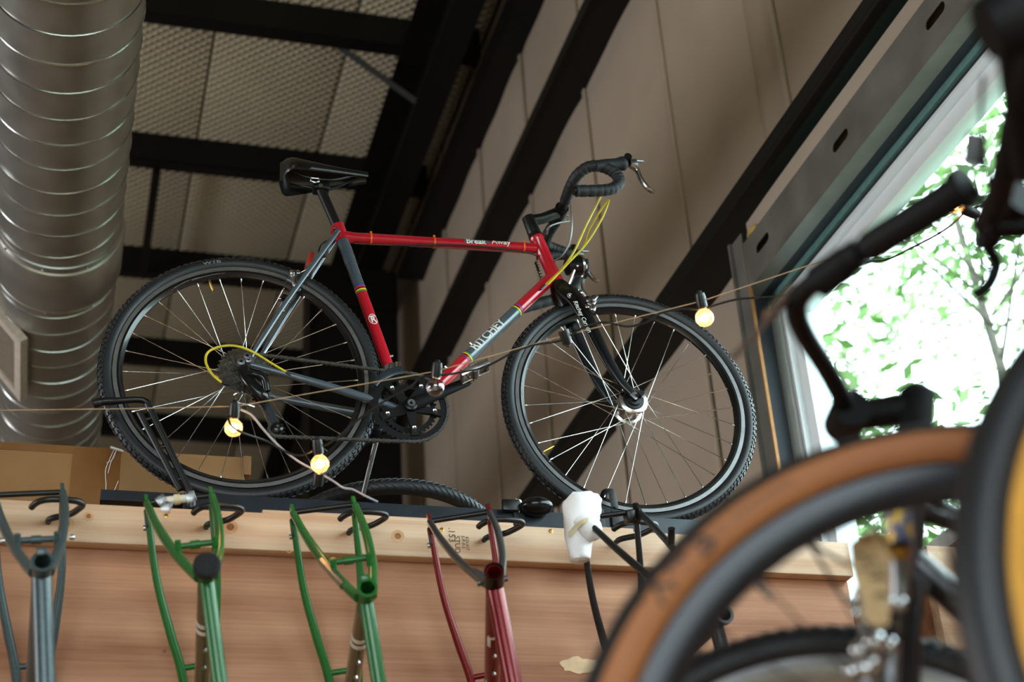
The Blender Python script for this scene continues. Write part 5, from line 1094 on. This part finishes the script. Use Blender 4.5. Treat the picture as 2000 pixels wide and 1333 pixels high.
MB().tube([W2(1548, 570, 1.63), W2(1500, 618, 1.60)], [0.0075, 0.006], 10).build('cable_noodle', SILVER, hb2); MB().sph(W2(1548, 568, 1.63), 0.0075, 12).build('noodle_end', SILVER, hb2)
vb = part('rim_brake', b2)
q0, q1 = W2(1690, 1340, 1.42), W2(1697, 1165, 1.45); MB().tube([q0, q1], [0.009, 0.007], 10).build('brake_arm', DULL, vb)
q0, q1 = W2(1735, 1350, 1.42), W2(1742, 1255, 1.44); MB().tube([q0, q1], [0.010, 0.008], 10).build('brake_arm', DULL, vb)
for (px, py, r_) in ((1683, 1165, 0.010), (1684, 1196, 0.009), (1707, 1255, 0.012), (1678, 1270, 0.009), (1708, 1293, 0.011), (1663, 1312, 0.010), (1690, 1305, 0.012), (1738, 1260, 0.008), (1758, 1180, 0.007), (1737, 1180, 0.007)): MB().sph(W2(px, py, 1.42), r_, 12, (1, 1, 0.8)).build('brake_bolt', SILVER, vb)
MB().tube([W2(1690, 1150, 1.44), W2(1700, 1290, 1.42)], 0.0035, 8).build('brake_cable', BLACK, vb)
MB().tube([W2(1756, 990, 1.52), W2(1760, 1095, 1.50), W2(1758, 1170, 1.49)], [0.012, 0.013, 0.010], 14).build('cable_stop', DULL, b2)
MB().tube([W2(1752, 1005, 1.49), W2(1758, 1062, 1.48)], 0.013, 12).build('head_badge', mat('gold_and_blue_badge', (196, 160, 70), 0.35, 0.5, var=(90, (70, 96, 140), 0.05)), b2); MB().tube([W2(1752, 1068, 1.48), W2(1754, 1090, 1.48)], 0.012, 12).build('brass_ring', BRASS, b2)
for P_ in ([W2(1570, 1055, 1.5), W2(1650, 1100, 1.47), W2(1735, 1140, 1.46)], [W2(1548, 1040, 1.5), W2(1590, 1078, 1.47), W2(1640, 1160, 1.46), W2(1665, 1180, 1.46)], [W2(1850, 1175, 1.45), W2(1890, 1205, 1.4), W2(1930, 1250, 1.35)], [W2(1470, 1135, 1.4), W2(1508, 1172, 1.4)]): MB().tube(spline(P_, 5), 0.0022, 6).build('brake_hose', BLACK, b2)
# -- bike with the gold rim
b3, n3, z3_ = upright('gravel_bicycle', 'bicycle with a gold rim and black tyre at the end of the row', (0.919, 0.807, 0.31), -15.0, None)
s3 = 1 if z3_.dot(n3) > 0 else -1; M_ = Matrix.Identity(4) if s3 > 0 else Matrix.Rotation(PI, 4, 'Y')
bike_wheel(b3, 'front_wheel', M_, 0.336, 0.0205, (RUBBER, GOLD, BLACK, BLACK), 32, shub, rim_in=0.258, knobs=False, track=False, rim_w=0.013, Rr=0.301)
L3 = V((0.919, 0.807, 0.31)); c, s_, a, rr = bike_front(b3, None, L3 + V((0.13, -0.04, 0.40)), L3 + V((0.19, -0.05, 0.60)), DARK, DARK, 1)
bike_wheel(b3, 'rear_wheel', Matrix.Translation(rr) @ M_, 0.336, 0.0205, (RUBBER, GOLD, BLACK, BLACK), 32, shub, rim_in=0.258, knobs=False, track=False, Rr=0.301)
hb3 = part('handlebar', b3); q = s_ + a * 0.05; MB().tube([q, q + V((0.09, 0.02, 0))], 0.016, 14).build('stem', BLACK, hb3); MB().tube([q + V((0.09, 0.02, -0.1)), q + V((0.09, 0.02, 0.1))], 0.013, 14).build('bar', BLACK, hb3)
# paper price tag tied to the second bike's cable
PAPER = mat('manila_paper', (214, 186, 142), 0.8, var=(20, (204, 174, 128), 0.3)); tp = lambda px, py, d=1.36: at(px, py, d)
tg = thing('price_tag', 'buff paper tag hanging on the black bicycle brake cable', 'tag', tp(1695, 1220))
poly = [tp(1658, 1062), tp(1672, 1050), tp(1715, 1034), tp(1731, 1042), tp(1739, 1120), tp(1737, 1222), tp(1714, 1224), tp(1690, 1216), tp(1684, 1168), tp(1670, 1142), tp(1662, 1110)]
nn = (poly[4] - poly[0]).cross(poly[8] - poly[0]).normalized() * 0.0008; n = len(poly); k = MB(); k.add(poly + [p_ + nn for p_ in poly], [list(range(n)), list(range(n, 2 * n))[::-1]] + [[i, (i + 1) % n, n + (i + 1) % n, n + i] for i in range(n)]); k.build('card', PAPER, tg)
cc = tp(1690, 1050, 1.358); MB().lathe([(0.0042, -0.001), (0.0042, 0.001)], cc, ray(1690, 1050) * -1, 16).build('eyelet', mat('red_eyelet', (150, 70, 60), 0.6), tg)
k = MB()
rs = random.Random(11)
for row, (x0, x1, y0) in enumerate(((1668, 1688, 1086), (1690, 1712, 1096), (1676, 1730, 1112), (1700, 1735, 1128), (1708, 1735, 1164))):
    pts = [tp(x0 + (x1 - x0) * i / 14, y0 + rs.uniform(-5, 5), 1.3575) for i in range(15)]; k.tube(spline(pts, 2), 0.0007, 4)
k.build('handwriting', INKT, tg)
MB().tube(spline([cc, tp(1700, 1035, 1.40), W_(1, 1, 1) * 0 + tp(1725, 1030, 1.47)], 4), 0.0009, 5).build('string', WHITE, tg)

# ------------------------------------------------------------------ trees outside the window
LEAF = mat('pale_spring_leaf', (142, 176, 112), 0.6, 0, var=(3, (116, 154, 88), 0.3)); BARK = mat('bark', (112, 104, 96), 0.9, bump=(30, 0.4))
def tree(base, h, spread, n, seed, label):
    rs = random.Random(seed); t = thing('street_tree', label, 'tree', base, 'trees outside the window'); b0 = V(base)
    tr = MB(); tr.tube([b0, b0 + V((0.1, 0, h * 0.4)), b0 + V((0, 0.2, h * 0.8))], [0.10, 0.06, 0.025], 10); lv = MB(); tips = []
    for i in range(26):
        s0 = b0 + V((0.05, 0.1, h * rs.uniform(0.25, 0.8))); a = rs.uniform(0, 2 * PI); l = spread * rs.uniform(0.5, 1)
        p1 = s0 + V((math.cos(a) * l * 0.5, math.sin(a) * l * 0.5, l * 0.35)); p2 = s0 + V((math.cos(a) * l, math.sin(a) * l, l * rs.uniform(0.35, 0.7))); tr.tube([s0, p1, p2], [0.018, 0.011, 0.005], 6); tips += [p1, p2, lerp(p1, p2, 0.5)]
    tr.build('trunk_and_branches', BARK, t, fix=False)
    for i in range(n):
        c = rs.choice(tips) + V((rs.gauss(0, 0.45), rs.gauss(0, 0.45), rs.gauss(0, 0.4))); x = V((rs.gauss(0, 1), rs.gauss(0, 1), rs.gauss(0, 0.6))).normalized(); y = x.cross(V((rs.gauss(0, 1), rs.gauss(0, 1), rs.gauss(0, 1)))).normalized(); s = rs.uniform(0.05, 0.10)
        lv.add([c - x * s, c - y * s * 0.45, c + x * s, c + y * s * 0.45], [[0, 1, 2, 3]])
    tag(lv.build('leaves', LEAF, t, fix=False), kind='stuff')
tree((6.6, 8.6, -1.85), 11.0, 2.0, 5200, 1, 'pale leafy tree close outside the window behind the handlebar grip')
tree((9.4, 15.2, -1.85), 14.0, 3.0, 6500, 2, 'taller pale tree farther off outside, beside the window jamb')
